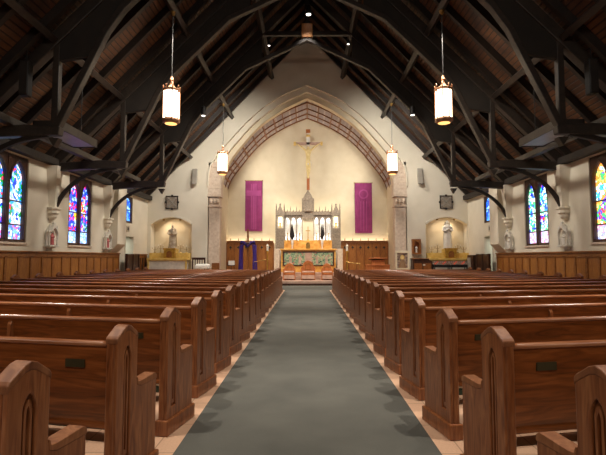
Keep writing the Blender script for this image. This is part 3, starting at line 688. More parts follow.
for sx, nm, colr in ((-1, 'left', 'lower brown-grey'), (1, 'right', 'pale')):
    t = thing('ceiling_heater', '%s tray-shaped heater panel hanging under the %s side of the roof' % ('dull' if sx < 0 else 'pale', nm), 'heater', (sx*6.5, 12.1, 4.72), 0, 'tray heaters under the roof')
    MB().box(-.33, .33, -.95, .95, .0, .05).build('panel', 'tray', t, bevel=.01)
    q = MB(); q.box(-.36, -.33, -.98, .98, -.02, .2); q.box(.33, .36, -.98, .98, -.02, .2); q.box(-.36, .36, .95, .98, -.02, .2); q.box(-.36, .36, -.98, -.95, -.02, .2); q.build('rim', 'beam', t)
    for yy in (-.7, .7): MB().tube([(0, yy, .05), (0, yy, roofz(6.5)-4.72-.02)], .012, 6).build('hanger_rod', 'black', t)
    t = thing('column_speaker', 'tall black speaker hanging beside the near truss post on the %s' % nm, 'speaker', (sx*6.75, 10.6, 5.35), 0, 'black roof speakers')
    MB().box(-.11, .11, -.1, .1, 0, .85).build('cabinet', 'black', t, bevel=.02)
    MB().box(-.09, .09, -.115, -.1, .05, .8).build('grille', 'web', t)
    MB().tube([(0, 0, .85), (0, 0, 1.35)], .015, 6).build('hanger_rod', 'black', t)
    t = thing('wall_speaker', 'grey tilted speaker on the gable wall %s of the chancel arch' % nm, 'speaker', (sx*6.02, YB-.02, 5.4), 0, 'grey wall speakers')
    q = MB(); q.add([(x, y, z) for z, d in ((0, -.26), (.85, -.12)) for x, y in ((-.13, d), (.13, d), (.13, d+.16), (-.13, d+.16))], [(0, 1, 2, 3), (4, 5, 6, 7), (0, 1, 5, 4), (1, 2, 6, 5), (2, 3, 7, 6), (3, 0, 4, 7)])
    q.build('cabinet', 'grey', t, bevel=.02)
    MB().box(-.05, .05, -.14, .02, .35, .5).build('wall_bracket', 'black', t)
    # heraldic plaque
    t = thing('heraldic_plaque', 'square grey plaque with crossed motif above the %s side niche' % nm, 'plaque', (sx*7.28 + (.04 if sx < 0 else .12), YB, 4.1), 0, 'plaques above the side niches')
    MB().box(-.31, .31, -.04, 0, .03, .67).build('field', 'carved', t)
    q = MB().slab([(-.33, 0), (.33, 0), (.33, .7), (-.33, .7)], [[(-.295, .035), (.295, .035), (.295, .665), (-.295, .665)]], -.07, 0)
    for a, b_ in ((-.33, .35), (.33, .35), (0, 0), (0, .7)): q.lathe([(.05, -.06), (.05, .02)], (0, 0, 0), 8) if 0 else q.box(a-.05, a+.05, -.075, -.01, b_-.05, b_+.05)
    q.build('frame', 'web', t, bevel=.008)
    q = MB(); q.band([(-.19, .14), (.19, .56)], .06, -.06, -.03); q.band([(.19, .14), (-.19, .56)], .06, -.062, -.03)
    for a, b_ in ((-.19, .56), (.19, .56), (-.19, .14), (.19, .14), (0, .35)): q.ball((a, -.05, b_), .06, .03, .06, 8, 6)
    q.build('crossed_keys', 'grey', t)

# ------------------------------------------------------------ side altars
def candelabrum(x, y, z, lab, h=.45):
    t = thing('candelabrum', lab, 'candelabrum', (x, y, z), 0, 'candelabra on the side altars')
    MB().lathe([(.07, 0), (.06, .02), (.015, .05), (.012, h*.6), (.03, h*.62), (.012, h*.65), (.012, h*.8)], n=8).build('stem', 'brass', t)
    for k in (-1, 0, 1):
        q = MB()
        if k: q.tube([(0, 0, h*.5), (k*.07, 0, h*.45), (k*.13, 0, h*.55), (k*.13, 0, h*.66)], .008, 5)
        q.lathe([(.005, h*.64 if k else h*.78), (.025, h*.68 if k else h*.8), (.025, h*.7 if k else h*.82)], (k*.13, 0, 0), 8); q.build('arm', 'brass', t)
        MB().tube([(k*.13, 0, h*.7 if k else h*.82), (k*.13, 0, h*.9 if k else h)], .011, 6).build('candle', 'cloth', t)
for sx, cx, nm in ((-1, NL, 'left'), (1, NR, 'right')):
    t = thing('side_altar', 'marble side altar with gilt shelf in the %s niche' % nm, 'altar', (cx, 23.95, 0), 0, 'side altars')
    MB().box(-.95, .95, -.35, .22, 0, 1.35).build('base', 'white_marble', t, bevel=.01)
    MB().slab([(-1.02, .1), (1.02, .1), (1.02, 1.36), (-1.02, 1.36)], [[(-.94, .2), (.94, .2), (.94, 1.33), (-.94, 1.33)]], -.40, -.34).build('front_frame', 'giltpaint', t, bevel=.01)
    MB().box(-1.06, 1.06, -.42, .24, 1.36, 1.46).build('mensa', 'giltpaint', t, bevel=.01)
    MB().box(-1.06, 1.06, -.02, .6, 1.46, 1.74).build('gradine', 'giltpaint', t, bevel=.01)
    tb = thing('tabernacle', 'small gilt tabernacle box under the statue in the %s niche' % nm, 'tabernacle', (cx+.05 if sx < 0 else cx+.08, 23.95, 1.461), 0, 'side tabernacles')
    MB().slab([(-.29, 0), (.29, 0), (.29, .45), (.33, .45), (.33, .53), (-.33, .53), (-.33, .45), (-.29, .45)], [], -.22, -.025).build('body', 'gold', tb, bevel=.01)
    MB().slab(lancet(0, .14, .05, .25, .38), [], -.235, -.215).build('door', 'oakd', tb)
    sp_ = thing('statue_plinth', 'low gilt plinth carrying the statue in the %s niche' % nm, 'plinth', (cx+.05 if sx < 0 else cx+.08, 24.25, 1.74), 0, 'statue plinths')
    MB().box(-.27, .27, -.2, .3, 0, .22).build('block', 'giltpaint', sp_, bevel=.01)
    x = cx+.06 if sx < 0 else cx+.06
    if sx < 0:
        st = thing('saint_statue', 'standing robed statue holding a child in the left niche', 'statue', (x, 24.22, 1.962), 0)
        q = MB(); figure(q, (0, 0, 0), 1.3, .01, 'child'); q.build('robed_body', 'robe_tan', st, remesh=.018)
        q = MB(); q.loft([[(.02+.22*math.cos(a)*k1, .045+.10*math.sin(a), z) for a in [PI*.02+PI*j/10 for j in range(11)] + [PI*.9, PI*.5, PI*.1]] for z, k1 in ((.12, .95), (.6, .85), (.98, .8), (1.06, .5))]); q.build('cloak', 'robe_brown', st)
    else:
        st = thing('saint_statue', 'white veiled statue with joined hands in the right niche', 'statue', (x, 24.22, 1.962), 0)
        q = MB(); figure(q, (0, 0, 0), 1.5, 0, 'fold'); q.build('robed_body', 'robe_white', st, remesh=.018)
        q = MB(); q.loft([[(.105*math.cos(a)*k1*1.5, .03+.11*math.sin(a)*k1, z) for a in [PI*j/12 for j in range(13)] + [PI*.85, PI*.5, PI*.15]] for z, k1 in ((.2, 1.5), (.8, 1.3), (1.2, 1.25), (1.40, .72), (1.50, .4), (1.53, .15))]); q.build('veil', 'robe_white', st)
    for k, xx in enumerate((-.82, -.52, .55, .85)):
        candelabrum(cx+xx, 24.1, 1.741, 'three-armed brass candelabrum, %s on the %s side altar' % (('outermost to the left', 'just left of the tabernacle', 'just right of the tabernacle', 'outermost to the right')[k], nm), .5 if k in (1, 2) else .4)
    for k in (-1, 1):
        spot('niche_light', (cx+k*.45, 24.32, 3.44), (cx-k*.1, 24.75, 2.4), 20 if k == sx else 9, (1, .80, .58), 150, 1, .05)
        t2 = MB().lathe([(.05, -.02), (.06, .06)], (0, 0, 0), 8).build('niche_lamp', 'brass', loc=(cx+k*.45, 24.30, 3.50)); tag(t2, 'small brass lamp under the arch of the %s niche, on its %s side' % (nm, 'left' if k < 0 else 'right'), 'lamp', 'niche lamps')

# right side: votive racks, wall shrine, console, icon, notice stand
for k, cx in enumerate((6.80, 7.65)):
    t = thing('votive_stand', 'black iron rack of red votive candles, the %s of two' % ('left', 'right')[k], 'candle rack', (cx, 23.2, 0), 0, 'votive candle racks')
    q = MB()
    for x in (-.38, .38):
        for y in (-.15, .15): q.box(x-.02, x+.02, y-.02, y+.02, 0, 1.15)
    q.box(-.40, .40, -.2, .2, 1.0, 1.12); q.build('frame', 'black', t)
    for j in range(3): MB().box(-.40, .40, -.2+.13*j, -.09+.13*j, 1.12+.05*j, 1.14+.05*j).build('tier', 'black', t)
    for j in range(3):
        for i in range(8):
            vo_ = MB().lathe([(.022, 0), (.03, .03), (.03, .07)], n=6).build('votive_candle', 'candle' if (i*3+j+k) % 4 == 0 else 'pinkmarble', t, loc=(-.35+.1*i, -.145+.13*j, 1.142+.05*j))
t = thing('wall_shrine', 'brown wooden shrine cabinet with a small white figure beside the right niche', 'shrine', (5.76, YB, 1.55), 0)
MB().slab([(-.23, .12), (.23, .12), (.23, .92), (-.23, .92)], [lancet(0, .13, .2, .6, .78)], -.2, -.0).build('cabinet', 'oakd', t, bevel=.01)
MB().box(-.2, .2, -.03, 0, .14, .9).build('back_board', 'oak', t)
q = MB(); figure(q, (0, -.11, .2), .36, 0, 'fold'); q.build('figurine', 'robe_white', t, remesh=.012)
MB().loft([[(-.05, -.05, -.15), (.05, -.05, -.15), (.05, 0, -.15), (-.05, 0, -.15)], [(-.24, -.22, .12), (.24, -.22, .12), (.24, 0, .12), (-.24, 0, .12)]]).build('bracket', 'stone', t)
t = thing('wooden_console', 'low brown wooden console below the wall shrine', 'cabinet', (5.86, 23.45, 0))
MB().slab([(-.5, 0), (.5, 0), (.5, 1.3), (.3, 1.42), (-.5, 1.42)], [], -.25, .3).build('body', 'walnut', t, bevel=.015)
MB().box(-.52, .34, -.27, .32, 1.42, 1.46).build('top', 'oakd', t, bevel=.01)
for k in (-1, 1): MB().box(k*.23-.2, k*.23+.2, -.265, -.25, .15, 1.2).build('door', 'oakd', t, bevel=.01)
MB().box(.0, .12, -.285, -.265, 1.1, 1.15).build('paper_label', 'cloth', t)
t = thing('framed_icon', 'framed painted icon in a cream frame leaning at the foot of the right pier', 'picture', (4.94, 23.75, .0))
MB().slab([(-.36, .85), (.36, .85), (.36, 1.85), (-.36, 1.85)], [[(-.27, .95), (.27, .95), (.27, 1.73), (-.27, 1.73)]], -.06, .0).build('frame', 'soffit', t, bevel=.01)
ic = MB().box(-.28, .28, -.03, -.01, .94, 1.74).build('painting', 'icon', t)
q = MB(); q.slab([(-.2, .95), (.2, .95), (.13, 1.28), (.06, 1.4), (-.06, 1.4), (-.13, 1.28)], [], -.036, -.03); q.build('painted_robe', 'robe_brown', ic)
q = MB(); q.slab([(.11*math.cos(a), 1.50+.13*math.sin(a)) for a in [2*PI*k/16 for k in range(16)]], [], -.034, -.03); q.build('halo', 'giltpaint', ic)
q = MB(); q.slab([(.06*math.cos(a), 1.49+.08*math.sin(a)) for a in [2*PI*k/16 for k in range(16)]], [], -.040, -.034); q.build('painted_face', 'figure', ic)
q = MB(); q.tube([(-.3, -.08, 0), (-.05, -.0, 1.6)], .02); q.tube([(.3, -.08, 0), (.05, 0, 1.6)], .02); q.tube([(0, .3, 0), (0, .02, 1.6)], .02); q.box(-.38, .38, -.12, -.0, .80, .85); q.build('easel', 'oakd', t)
t = thing('notice_stand', 'dark cabinet with a pale notice on it in the right corner', 'cabinet', (8.3, 22.75, 0))
MB().box(-.2, .2, -.4, .4, 0, 1.62).build('body', 'walnut', t, bevel=.01); MB().box(-.215, -.2, -.1, .38, .8, 1.5).build('notice', 'grey', t)
t = thing('dark_bench', 'dark slatted wooden bench back left of the white-clothed table', 'bench', (-5.68, 23.75, 0))
MB().box(-.35, .35, -.2, .1, .4, .46).build('seat', 'walnut', t, bevel=.01)
q = MB(); q.slab([(-.35, .46), (.35, .46), (.35, 1.5), (-.35, 1.5)], [[(-.28+.12*k, .7), (-.2+.12*k, .7), (-.2+.12*k, 1.38), (-.28+.12*k, 1.38)] for k in range(5)], .06, .1); q.build('slatted_back', 'walnut', t)
for a in (-.32, .32):
    for b_ in (-.17, .07): MB().box(a-.025, a+.025, b_-.025, b_+.025, 0, .4).build('leg', 'walnut', t)
t = thing('small_table', 'small table under a white cloth before the left gable wall', 'table', (-5.3, 23.1, 0))
MB().box(-.3, .3, -.22, .22, 1.05, 1.09).build('tabletop', 'oakd', t)
for a in (-.26, .26):
    for b_ in (-.18, .18): MB().box(a-.02, a+.02, b_-.02, b_+.02, 0, 1.05).build('leg', 'oakd', t)
q = MB(); pts = [(-.34, -.25), (.34, -.25), (.34, .25), (-.34, .25)]
q.loft([[(a*k1, b_*k1, z) for a, b_ in pts] for z, k1 in ((.93, 1.03), (1.06, 1.0), (1.10, .98), (1.18, .8))]); tag(q.build('tablecloth', 'cloth', loc=(-5.3, 23.1, 0.0), bevel=.03), 'white cloth draped over the small table by the left wall', 'tablecloth')
t = thing('wooden_chair', 'brown wooden chair beside the left stone pier', 'chair', (-4.72, 23.3, 0))
MB().box(-.2, .2, -.2, .2, .43, .47).build('seat', 'oakd', t, bevel=.01); MB().box(-.2, .2, .16, .2, .47, 1.22).build('backrest', 'oakd', t, bevel=.01)
for a in (-.17, .17):
    for b_ in (-.17, .17): MB().box(a-.02, a+.02, b_-.02, b_+.02, 0, .43).build('leg', 'oakd', t)

# ------------------------------------------------------------ chancel
struct(MB().box(-4.66, 4.66, 24.32, 26.0, 0, .25).build('floor_platform', 'pinkmarble', bevel=.01))
struct(MB().box(-4.9, 4.9, 26.0, 28.0, 0.0, .45).build('floor_platform_upper', 'pinkmarble', bevel=.01))
struct(MB().box(-2.6, 2.6, 26.25, 28.0, .45, .65).build('floor_platform_altar', 'pinkmarble', bevel=.01))
struct(MB().box(-4.66, 4.66, 24.30, 24.32, 0.012, .12).build('trim_riser_shade', 'walnut'))  # dark strip standing for the shadow at the foot of the riser
# panelling of the sanctuary, a little off the wall so that the strip behind it can shine up
for sx, nm in ((-1, 'left'), (1, 'right')):
    t = bpy.data.objects.new('trim_panelling_'+nm, None); COL.objects.link(t); struct(t)
    a, b_ = sorted((sx*2.05, sx*4.9))
    MB().box(a, b_, 27.66, 27.72, .45, 2.46).build('backing', 'oak', t)
    q = MB(); n = 6; w_ = (b_-a)/n
    for k in range(n+1): q.box(a+k*w_-.04, a+k*w_+.04, 27.62, 27.66, .45, 2.4)
    q.box(a, b_, 27.6, 27.66, 2.34, 2.44); q.box(a, b_, 27.6, 27.66, .45, .7); q.build('stiles', 'oakd', t, bevel=.008)
    MB().box(a, b_, 27.56, 27.74, 2.46, 2.52).build('cap_rail', 'oakd', t, bevel=.01)
    for k in range(n):
        x = a+(k+.5)*w_; q = MB(); q.lathe([(.035, 0), (.035, .01)], (0, 0, 0), 8)
        q = MB()
        for dx, dz in ((-.035, 0), (.035, 0), (0, .05)): q.ball((x+dx, 27.655, 2.1+dz), .04, .012, .04, 8, 6)
        q.box(x-.015, x+.015, 27.645, 27.66, 1.98, 2.1); q.build('trefoil_cutout', 'black', t)
        q = MB().lathe([(.03, 0), (.012, .05), (.03, .09), (.0, .16)], (x, 27.65, 2.52), 6); q.build('crest_finial', 'oakd', t)

# reredos
t = thing('reredos', 'carved silver grey gothic reredos with lit lancet panels behind the altar', 'reredos', (0.05, 27.35, .65))
RZ = .65
q = MB().box(-1.98, 1.98, -.15, .3, 0, 1.36); q.build('base', 'white_marble', t, bevel=.01)
MB().box(-1.42, 1.42, -.34, -.0, 1.12, 1.86).build('onyx_gradine', 'onyx', t, bevel=.015)
MB().box(-1.95, 1.95, .27, .33, 1.3, 3.5).build('back_screen', 'white_marble', t)
for s in (-1, 1):
    tw = MB(); cx = s*1.68
    for k in (-.24, .24):
        for y in (-.14, .14): tw.box(cx+k-.035, cx+k+.035, y-.035, y+.035, .0, 3.72); tw.lathe([(.05, 3.7), (.03, 3.76), (.035, 3.86), (.0, 4.14)], (cx+k, y, 0), 6)
    tw.box(cx-.22, cx+.22, -.14, .14, 1.3, 2.55); tw.box(cx-.26, cx+.26, -.17, .17, 2.5, 2.6); tw.box(cx-.26, cx+.26, -.17, .17, 3.38, 3.52)
    tw.slab([(cx-.25, 3.2), (cx+.25, 3.2), (cx+.25, 3.42), (cx-.25, 3.42)][:0] or [(cx-.24, 3.5), (cx+.24, 3.5), (cx, 4.02)], [], -.16, -.1)
    tw.lathe([(.04, 3.95), (.06, 4.03), (.0, 4.12)], (cx, -.13, 0), 6); tw.build('tower', 'carved', t, bevel=.006)
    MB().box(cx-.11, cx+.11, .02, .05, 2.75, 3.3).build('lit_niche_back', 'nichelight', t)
    fg = MB(); figure(fg, (cx, -.04, 2.6), .42, 0, 'open'); fg.build('niche_figure', 'figure', t, remesh=.016)
    sc_ = MB()
    for k in range(3): sc_.box(cx-.18, cx+.18, -.17, -.14, 1.45+k*.36, 1.5+k*.36); sc_.slab(lancet(cx, .13, 1.5+k*.36, 1.65+k*.36, 1.78+k*.36), [lancet(cx, .09, 1.52+k*.36, 1.63+k*.36, 1.73+k*.36)], -.18, -.14)
    sc_.build('blind_tracery', 'carved', t)
    a, b_ = sorted((s*.33, s*1.42)); w_ = (b_-a)/3
    holes = [lancet(a+(k+.5)*w_, w_/2-.045, 1.9, 3.0, 3.26) for k in range(3)]
    MB().slab([(a, 1.84), (b_, 1.84), (b_, 3.42), (a, 3.42)], holes, -.02, .05).build('lancet_screen', 'carved', t, bevel=.006)
    q = MB(); q.box(a-.02, b_+.02, -.1, .1, 3.40, 3.50); q.box(a-.02, b_+.02, -.07, .07, 3.5, 3.6)
    for k in range(int((b_-a)/.09)): q.box(a+k*.09+.02, a+k*.09+.06, -.08, .0, 3.6, 3.66)
    q.build('cornice', 'carved', t, bevel=.005)
    for k in range(4):
        MB().lathe([(.035, 3.6), (.02, 3.68), (.035, 3.74), (.0, 3.98)], (a+k*w_, 0, 0), 6).build('finial', 'carved', t)
    for k in range(3):
        MB().lathe([(.025, 3.6), (.03, 3.66), (.0, 3.78)], (a+(k+.5)*w_, 0, 0), 6).build('finial', 'carved', t)
    area('reredos_strip', (.05+s*.87, 27.46, .65+3.36), (.05+s*.87, 27.62, .65+2.4), 1.0, .05, 8, (.90, .96, 1.0))
    area('reredos_strip', (.05+s*.87, 27.46, .65+1.90), (.05+s*.87, 27.66, .65+2.8), 1.0, .05, 5, (.96, .97, 1.0))
q = MB().box(-.33, .33, -.12, .26, 1.3, 3.55); q.build('centre_tower', 'soffit', t, bevel=.01)
q = MB(); q.slab([(-.34, 3.25), (-.27, 3.05), (-.20, 3.25), (-.13, 3.05), (-.06, 3.25), (0, 3.05), (.06, 3.25), (.13, 3.05), (.20, 3.25), (.27, 3.05), (.34, 3.25), (.34, 3.62), (-.34, 3.62)], [], -.2, -.1)
q.build('tower_valance', 'carved', t)
q = MB().lathe([(.36, 3.58), (.40, 3.64), (.36, 3.72), (.37, 3.85), (.37, 4.25), (.40, 4.30), (.31, 4.45), (.18, 4.68), (.07, 4.84), (.03, 4.95)], (0, .0, 0), 8, rot=PI/8)
for k in range(8):
    a = PI/8+2*PI*k/8; q.tube([(.37*math.cos(a), .37*math.sin(a), 3.6), (.37*math.cos(a), .37*math.sin(a), 4.4)], .03, 5)
q.build('crown_canopy', 'carved', t, bevel=.006)
q = MB(); q.box(-.02, .02, -.27, -.24, 1.95, 2.7); q.box(-.14, .14, -.27, -.24, 2.42, 2.46); q.lathe([(.09, 1.86), (.03, 1.93), (.02, 2.0)], (0, -.25, 0), 8); q.build('altar_cross', 'gold', t)
q = MB().slab(lancet(0, .12, 1.35, 1.6, 1.75), [], -.36, -.33); q.build('tabernacle_door', 'brass', t)

k = 0
for xx, pos in ((-1.23, 'outermost left'), (-.87, 'middle left'), (-.51, 'inner left'), (.51, 'inner right'), (.87, 'middle right'), (1.23, 'outermost right')):
    if abs(xx) == .87: continue
    t = thing('altar_candlestick', 'tall gold candlestick on the altar ledge, %s' % pos, 'candlestick', (.05+xx, 27.14, 2.512), 0, 'candlesticks on the altar ledge')
    MB().lathe([(.075, 0), (.07, .03), (.025, .06), (.035, .12), (.018, .16), (.018, .38), (.04, .41), (.05, .44)], n=8).build('stick', 'gold', t)
    MB().tube([(0, 0, .44), (0, 0, .86)], .018, 6).build('candle', 'cloth', t)
for s, nm in ((-1, 'left'), (1, 'right')):
    t = thing('vase', 'white vase with a dark dried plume on the %s of the altar' % nm, 'vase', (.05+s*(.93 if s < 0 else .83), 26.9, 2.02), 0, 'vases with plumes on the altar')
    MB().lathe([(.05, 0), (.05, .02), (.04, .1), (.07, .3), (.075, .42), (.055, .5), (.06, .53)], n=10).build('body', 'white_marble', t, smooth=True)
    q = MB()
    for k in range(34):
        a = random.uniform(0, 2*PI); r = random.uniform(.02, .10); hh = random.uniform(.55, 1.0)
        q.tube([(0, 0, .48), (r*math.cos(a)*1.3, r*math.sin(a), .48+hh*.4), (r*.7*math.cos(a), r*.6*math.sin(a), .48+hh)], [.012, .03, .004], 5)
    q.build('plume', 'plume', t)
# altar table
t = thing('high_altar', 'golden onyx altar with a green mosaic front and pink centre', 'altar', (.07, 26.75, .65))
MB().box(-1.6, 1.6, -.1, .22, 0, 1.27).build('body', 'onyx', t, bevel=.01)
MB().box(-1.66, 1.66, -.18, .22, 1.27, 1.36).build('mensa', 'onyx', t, bevel=.015)
MB().slab([(-1.5, .36), (1.5, .36), (1.5, 1.2), (-1.5, 1.2)], [[(-1.42, .42), (1.42, .42), (1.42, 1.14), (-1.42, 1.14)]], -.14, -.09).build('dark_frame', 'walnut', t)
for s in (-1, 1): MB().box(*sorted((s*.2, s*1.42)), -.12, -.1, .42, 1.14).build('mosaic_panel', 'mosaic', t)
MB().box(-.2, .2, -.125, -.1, .42, 1.14).build('centre_panel', 'pinkmarble', t)
for s in (-1, 1):
    for kx in (.5, 1.05):
        q = MB(); figure(q, (s*kx, -.12, .48), .5, 0, 'fold'); q.v = [(a, -.12+(b_+.12)*.12, c_) for a, b_, c_ in q.v]; q.build('mosaic_figure', 'pinkmarble', t)
for s, nm in ((-1, 'left'), (1, 'right')):
    MB().box(s*1.85-.16, s*1.85+.16, -.1, .22, 0, 1.36).build('side_pier', 'stone', t, bevel=.01)
# crucifix
t = thing('crucifix', 'large wooden crucifix with a pale corpus above the reredos', 'crucifix', (.06, 27.5, 5.6))
MB().box(-.09, .09, -.04, .04, .0, 2.75).build('shaft', 'cherry', t, bevel=.01); MB().box(-.095, .095, -.045, .045, .78, 2.75).build('middle_shaft', 'stone', t, bevel=.01)
MB().box(-.11, .11, -.045, .045, 2.75, 3.3).build('upper_shaft', 'robe_white', t, bevel=.01)
MB().box(-.84, .84, -.045, .045, 2.78, 2.95).build('crossbeam', 'pinkmarble', t, bevel=.01)
q = MB()
for s in (-1, 1): q.lathe([(.10, -.05), (.10, .05)], (0, 0, 0), 8) if 0 else q.box(s*.82-.07, s*.82+.07, -.05, .05, 2.75, 2.98)
q.lathe([(.12, 3.28), (.15, 3.34), (.12, 3.4)], (0, 0, 0), 8); q.build('gilt_ends', 'giltpaint', t)
MB().box(-.13, .13, -.07, -.04, 3.52, 3.74).build('title_board', 'cherry', t); MB().box(-.05, .05, -.045, .045, 3.3, 3.7).build('top_shaft', 'robe_white', t)
me = bpy.data.meshes.new('corpus')
P = [(0, -.11, 1.72), (0, -.12, 1.95), (0, -.12, 2.2), (0, -.13, 2.42), (0, -.14, 2.52), (.02, -.17, 2.66),   # pelvis..head
     (-.15, -.12, 2.42), (-.38, -.09, 2.62), (-.66, -.07, 2.82), (.15, -.12, 2.42), (.38, -.09, 2.62), (.66, -.07, 2.82),
     (-.085, -.13, 1.62), (-.05, -.17, 1.18), (-.02, -.09, .80), (-.01, -.12, .68), (.085, -.13, 1.62), (.07, -.17, 1.18), (.03, -.09, .82), (.02, -.13, .70), (-.76, -.06, 2.86), (.76, -.06, 2.86)]
Ed = [(0, 1), (1, 2), (2, 3), (3, 4), (4, 5), (3, 6), (6, 7), (7, 8), (8, 20), (3, 9), (9, 10), (10, 11), (11, 21), (0, 12), (12, 13), (13, 14), (14, 15), (0, 16), (16, 17), (17, 18), (18, 19)]
Rr = [.14, .12, .16, .15, .065, .10, .095, .07, .05, .095, .07, .05, .11, .085, .055, .05, .11, .085, .055, .05, .045, .045]
me.from_pydata(P, Ed, []); o = bpy.data.objects.new('corpus', me); COL.objects.link(o); o.parent = t
sk = o.modifiers.new('skin', 'SKIN')
for i, v_ in enumerate(me.skin_vertices[0].data): v_.radius = (Rr[i], Rr[i]*.8)
me.skin_vertices[0].data[0].use_root = True
ss = o.modifiers.new('sub', 'SUBSURF'); ss.levels = 2; ss.render_levels = 2; me.materials.append(M['figure'])
lc = MB().lathe([(.10, 1.5), (.14, 1.58), (.145, 1.75), (.12, 1.84)], (0, -.125, 0), 12, sy=.8); lc.tube([(.12, -.14, 1.78), (.17, -.14, 1.65), (.15, -.13, 1.45)], [.03, .04, .02]); lc.build('loincloth', 'robe_white', t, smooth=True)

# banners
def banner(x, z0, z1, lab, cross):
    t = thing('hanging_banner', lab, 'banner', (x, 27.93, z0), 0, 'magenta banners')
    W = .53; H = z1-z0; n = 24
    prof = [(-W+2*W*k/n, -.02*math.sin(k*1.5)-.01) for k in range(n+1)]
    q = MB(); vs = []; rows = 6
    for r in range(rows+1):
        f_ = 1-.6*r/rows
        vs += [(a, b_*f_-.01, H*r/rows) for a, b_ in prof] 
    N = n+1; back = len(vs); vs += [(a, b_+.012, c_) for a, b_, c_ in vs]
    fs = []
    for off in (0, back):
        for r in range(rows):
            for k in range(n): fs.append((off+r*N+k, off+r*N+k+1, off+(r+1)*N+k+1, off+(r+1)*N+k))
    q.add(vs, fs); q.build('cloth', 'magenta', t, smooth=True)
    rd = MB().tube([(-W-.04, -.01, H), (W+.04, -.01, H)], .02, 6).build('rod', 'brass', t)
    for k in (-1, 1): MB().box(k*W-.015, k*W+.015, -.02, .07, H-.01, H+.03).build('wall_hook', 'brass', rd)
    q = MB(); Y0, Y1 = -.06, -.052
    if cross: 
        q.box(-.17, -.10, Y0, Y1, .1, H-.2); q.box(.10, .17, Y0, Y1, .1, H-.2); q.box(-.45, .45, Y0-.004, Y1, H-.95, H-.62); q.box(-.06, .06, Y0-.002, Y1, .1, H-.2)
    else:
        ri = [(.30*math.cos(a), H-.7+.30*math.sin(a)) for a in [2*PI*k/24 for k in range(24)]]; r2 = [(.21*math.cos(a), H-.7+.21*math.sin(a)) for a in [2*PI*k/24 for k in range(24)]]
        q.slab(ri, [r2], Y0, Y1); q.box(-.20, -.15, Y0, Y1, .1, H-1.15); q.box(.15, .20, Y0, Y1, .1, H-1.15); q.box(-.03, .03, Y0, Y1, .1, H-1.15)
    q.build('applique', 'magenta2', t)
banner(-3.30, 3.12, 6.25, 'magenta hanging banner with a cross, left of the altar', True)
banner(3.47, 3.0, 6.1, 'magenta hanging banner with a ring motif, right of the altar', False)

# draped cross
t = thing('standing_cross', 'tall wooden standing cross left of the altar, behind purple drapery', 'cross', (-3.33, 25.5, .25))
MB().box(-.05, .05, -.03, .03, 0, 2.85).build('upright', 'oakd', t, bevel=.01); MB().box(-.42, .42, -.03, .03, 2.0, 2.1).build('crosspiece', 'oakd', t, bevel=.01); MB().box(-.3, .3, -.25, .25, 0, .06).build('foot', 'oakd', t)
q = MB()
for s in (-1, 1):
    rings = []
    for z, c_, w_ in ((1.98, .30, .10), (1.9, .36, .11), (1.4, .38, .10), (.8, .39, .12), (.1, .41, .15)):
        rings.append([(s*c_+w_*math.cos(a)*(1+.18*math.cos(5*a)), -.02+.07*math.sin(a), z) for a in [2*PI*k/20 for k in range(20)]])
    q.loft(rings)
q.tube([(-.40, -.06, 2.0), (-.34, -.05, 2.12), (-.2, -.08, 2.08), (0, -.10, 1.86), (.2, -.08, 2.08), (.34, -.05, 2.12), (.40, -.06, 2.0)], [.05, .09, .09, .08, .09, .09, .05], 8)
tag(q.build('purple_drape', 'purple', loc=(-3.33, 25.5, .25), smooth=True), 'deep purple cloth draped over the arms of the standing cross', 'drape')
q = MB(); pts = [(.13*math.cos(a), -.17, 1.93+.13*math.sin(a)) for a in [2*PI*k/16 for k in range(17)]]; q.tube(pts, .022, 6)
tag(q.build('thorn_wreath', 'beam', loc=(-3.33, 25.5, .25)), 'small twisted wreath hanging on the purple draped cross', 'wreath')

# ambo
t = thing('ambo', 'reddish wooden lectern with a sloping top right of the altar', 'lectern', (3.93, 25.5, .25))
MB().box(-.36, .36, -.2, .2, .55, 1.12).build('body', 'cherry', t, bevel=.02)
MB().add([(x, y, z) for x in (-.5, .5) for y, z in ((-.3, 1.24), (.28, 1.14), (.28, 1.10), (-.3, 1.18))], [(0, 1, 2, 3), (4, 5, 6, 7), (0, 1, 5, 4), (1, 2, 6, 5), (2, 3, 7, 6), (3, 0, 4, 7)]).build('reading_top', 'cherry', t, bevel=.01)
MB().box(-.66, .66, -.25, .25, .80, .86).build('shelf', 'cherry', t, bevel=.01)
for s in (-1, 1): MB().box(s*.48-.16, s*.48+.16, -.22, .22, 0, .80).build('pedestal', 'cherry', t, bevel=.01)
MB().box(-.3, .3, -.1, .1, 0, .56).build('inner_panel', 'walnut', t)
q = MB().box(-.15, .15, -.12, .12, 0, .05); o = q.build('open_book', 'cherry', loc=(3.9, 25.5, 1.47), bevel=.01); tag(o, 'closed red book lying on the lectern top', 'book')

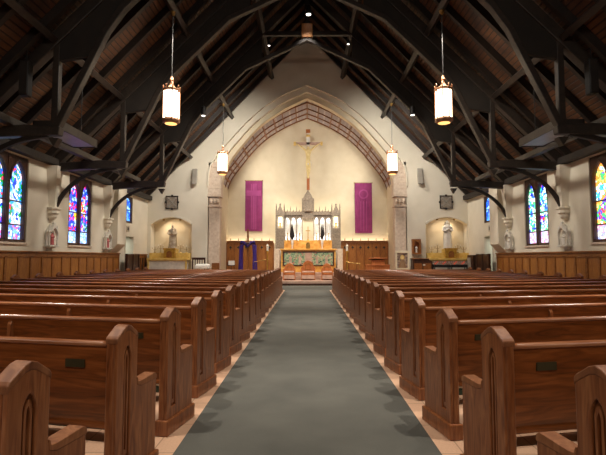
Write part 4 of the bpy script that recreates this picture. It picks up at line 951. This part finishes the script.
# three presider chairs
def chair(w_, h, lab, x, first=None):
    t = thing('presider_chair', lab, 'chair', (x, 25.3, .25), 0, 'chairs before the altar')
    H = w_/2
    MB().slab([(-H, .0), (H, .0), (H, h*.62), (H*.82, h*.68), (H*.72, h*.82), (H*.45, h*.93), (0, h), (-H*.45, h*.93), (-H*.72, h*.82), (-H*.82, h*.68), (-H, h*.62)], [], .22, .28).build('backrest', 'cherry', t, bevel=.015)
    MB().slab(lancet(0, H*.45, h*.52, h*.7, h*.85), [lancet(0, H*.36, h*.55, h*.68, h*.80)], .20, .22).build('back_moulding', 'oak', t)
    MB().box(-H, H, -.25, .22, .30, .42).build('seat', 'cherry', t, bevel=.015)
    MB().box(-H+.04, H-.04, -.24, .2, .42, .5).build('cushion', 'pinkmarble', t, bevel=.03)
    MB().box(-H+.04, H-.04, -.27, -.25, .08, .29).build('front_panel', 'pinkmarble', t)
    for s in (-1, 1):
        MB().box(s*H-.03, s*H+.03, -.26, .22, .55, .61).build('armrest', 'cherry', t, bevel=.012)
        for y in (-.22, .2): MB().box(s*(H-.03)-.03, s*(H-.03)+.03, y-.03, y+.03, 0, .56).build('leg', 'cherry', t, bevel=.008)
chair(.66, .96, 'wooden chair with gabled back, left of the three before the altar', -.99)
chair(.78, 1.10, 'tallest wooden chair with gabled back, centre of the three before the altar', .05)
chair(.62, .94, 'wooden chair with gabled back, right of the three before the altar', 1.1)

# flanking candle pillars, rails, stands
for s, nm in ((-1, 'left'), (1, 'right')):
    t = thing('angel_statuette', 'white angel statuette on a slender gold pedestal, %s of the altar' % nm, 'statue', (s*2.28, 26.1, .45), 0, 'angels flanking the altar')
    MB().lathe([(.14, 0), (.12, .06), (.04, .12), (.035, 1.3), (.09, 1.38), (.09, 1.42)], n=8).build('pedestal', 'gold', t)
    q = MB(); figure(q, (0, 0, 1.42), .42, 0, 'fold'); q.build('robed_body', 'robe_white', t, remesh=.016)
    for k in (-1, 1): MB().slab([(k*.02, 1.74), (k*.06, 1.80), (k*.075, 1.64), (k*.04, 1.5)], [], .05, .065).build('wing', 'robe_white', t)
    t = thing('altar_rail', 'short brass altar rail on the %s of the steps' % nm, 'rail', (s*2.5, 24.9, .25), 0, 'brass altar rails')
    MB().tube([(-.4, 0, 1.0), (.4, 0, 1.16 if s < 0 else .9)], .018, 6).build('handrail', 'brass', t)
    for x in (-.35, .35): MB().tube([(x, 0, 0), (x, 0, 1.02+(.14*x/.35*.5 if s < 0 else 0))], .014, 6).build('post', 'brass', t)
t = thing('music_stand', 'black stand holding a white sheet at the left of the chancel', 'stand', (-4.15, 24.9, .25))
MB().tube([(0, 0, .02), (0, 0, .85)], .02, 6).build('pole', 'black', t); MB().lathe([(.18, 0), (.16, .03), (.02, .05)], n=8).build('base', 'black', t)
MB().box(-.2, .2, -.03, .0, .8, 1.0).build('desk', 'black', t)
tag(MB().box(-.17, .17, -.045, -.032, 0, .24).build('sheet_of_paper', 'cloth', loc=(-4.13, 24.9, 1.09)), 'white sheet of paper on the black stand', 'paper')
print('objects', len(bpy.data.objects))
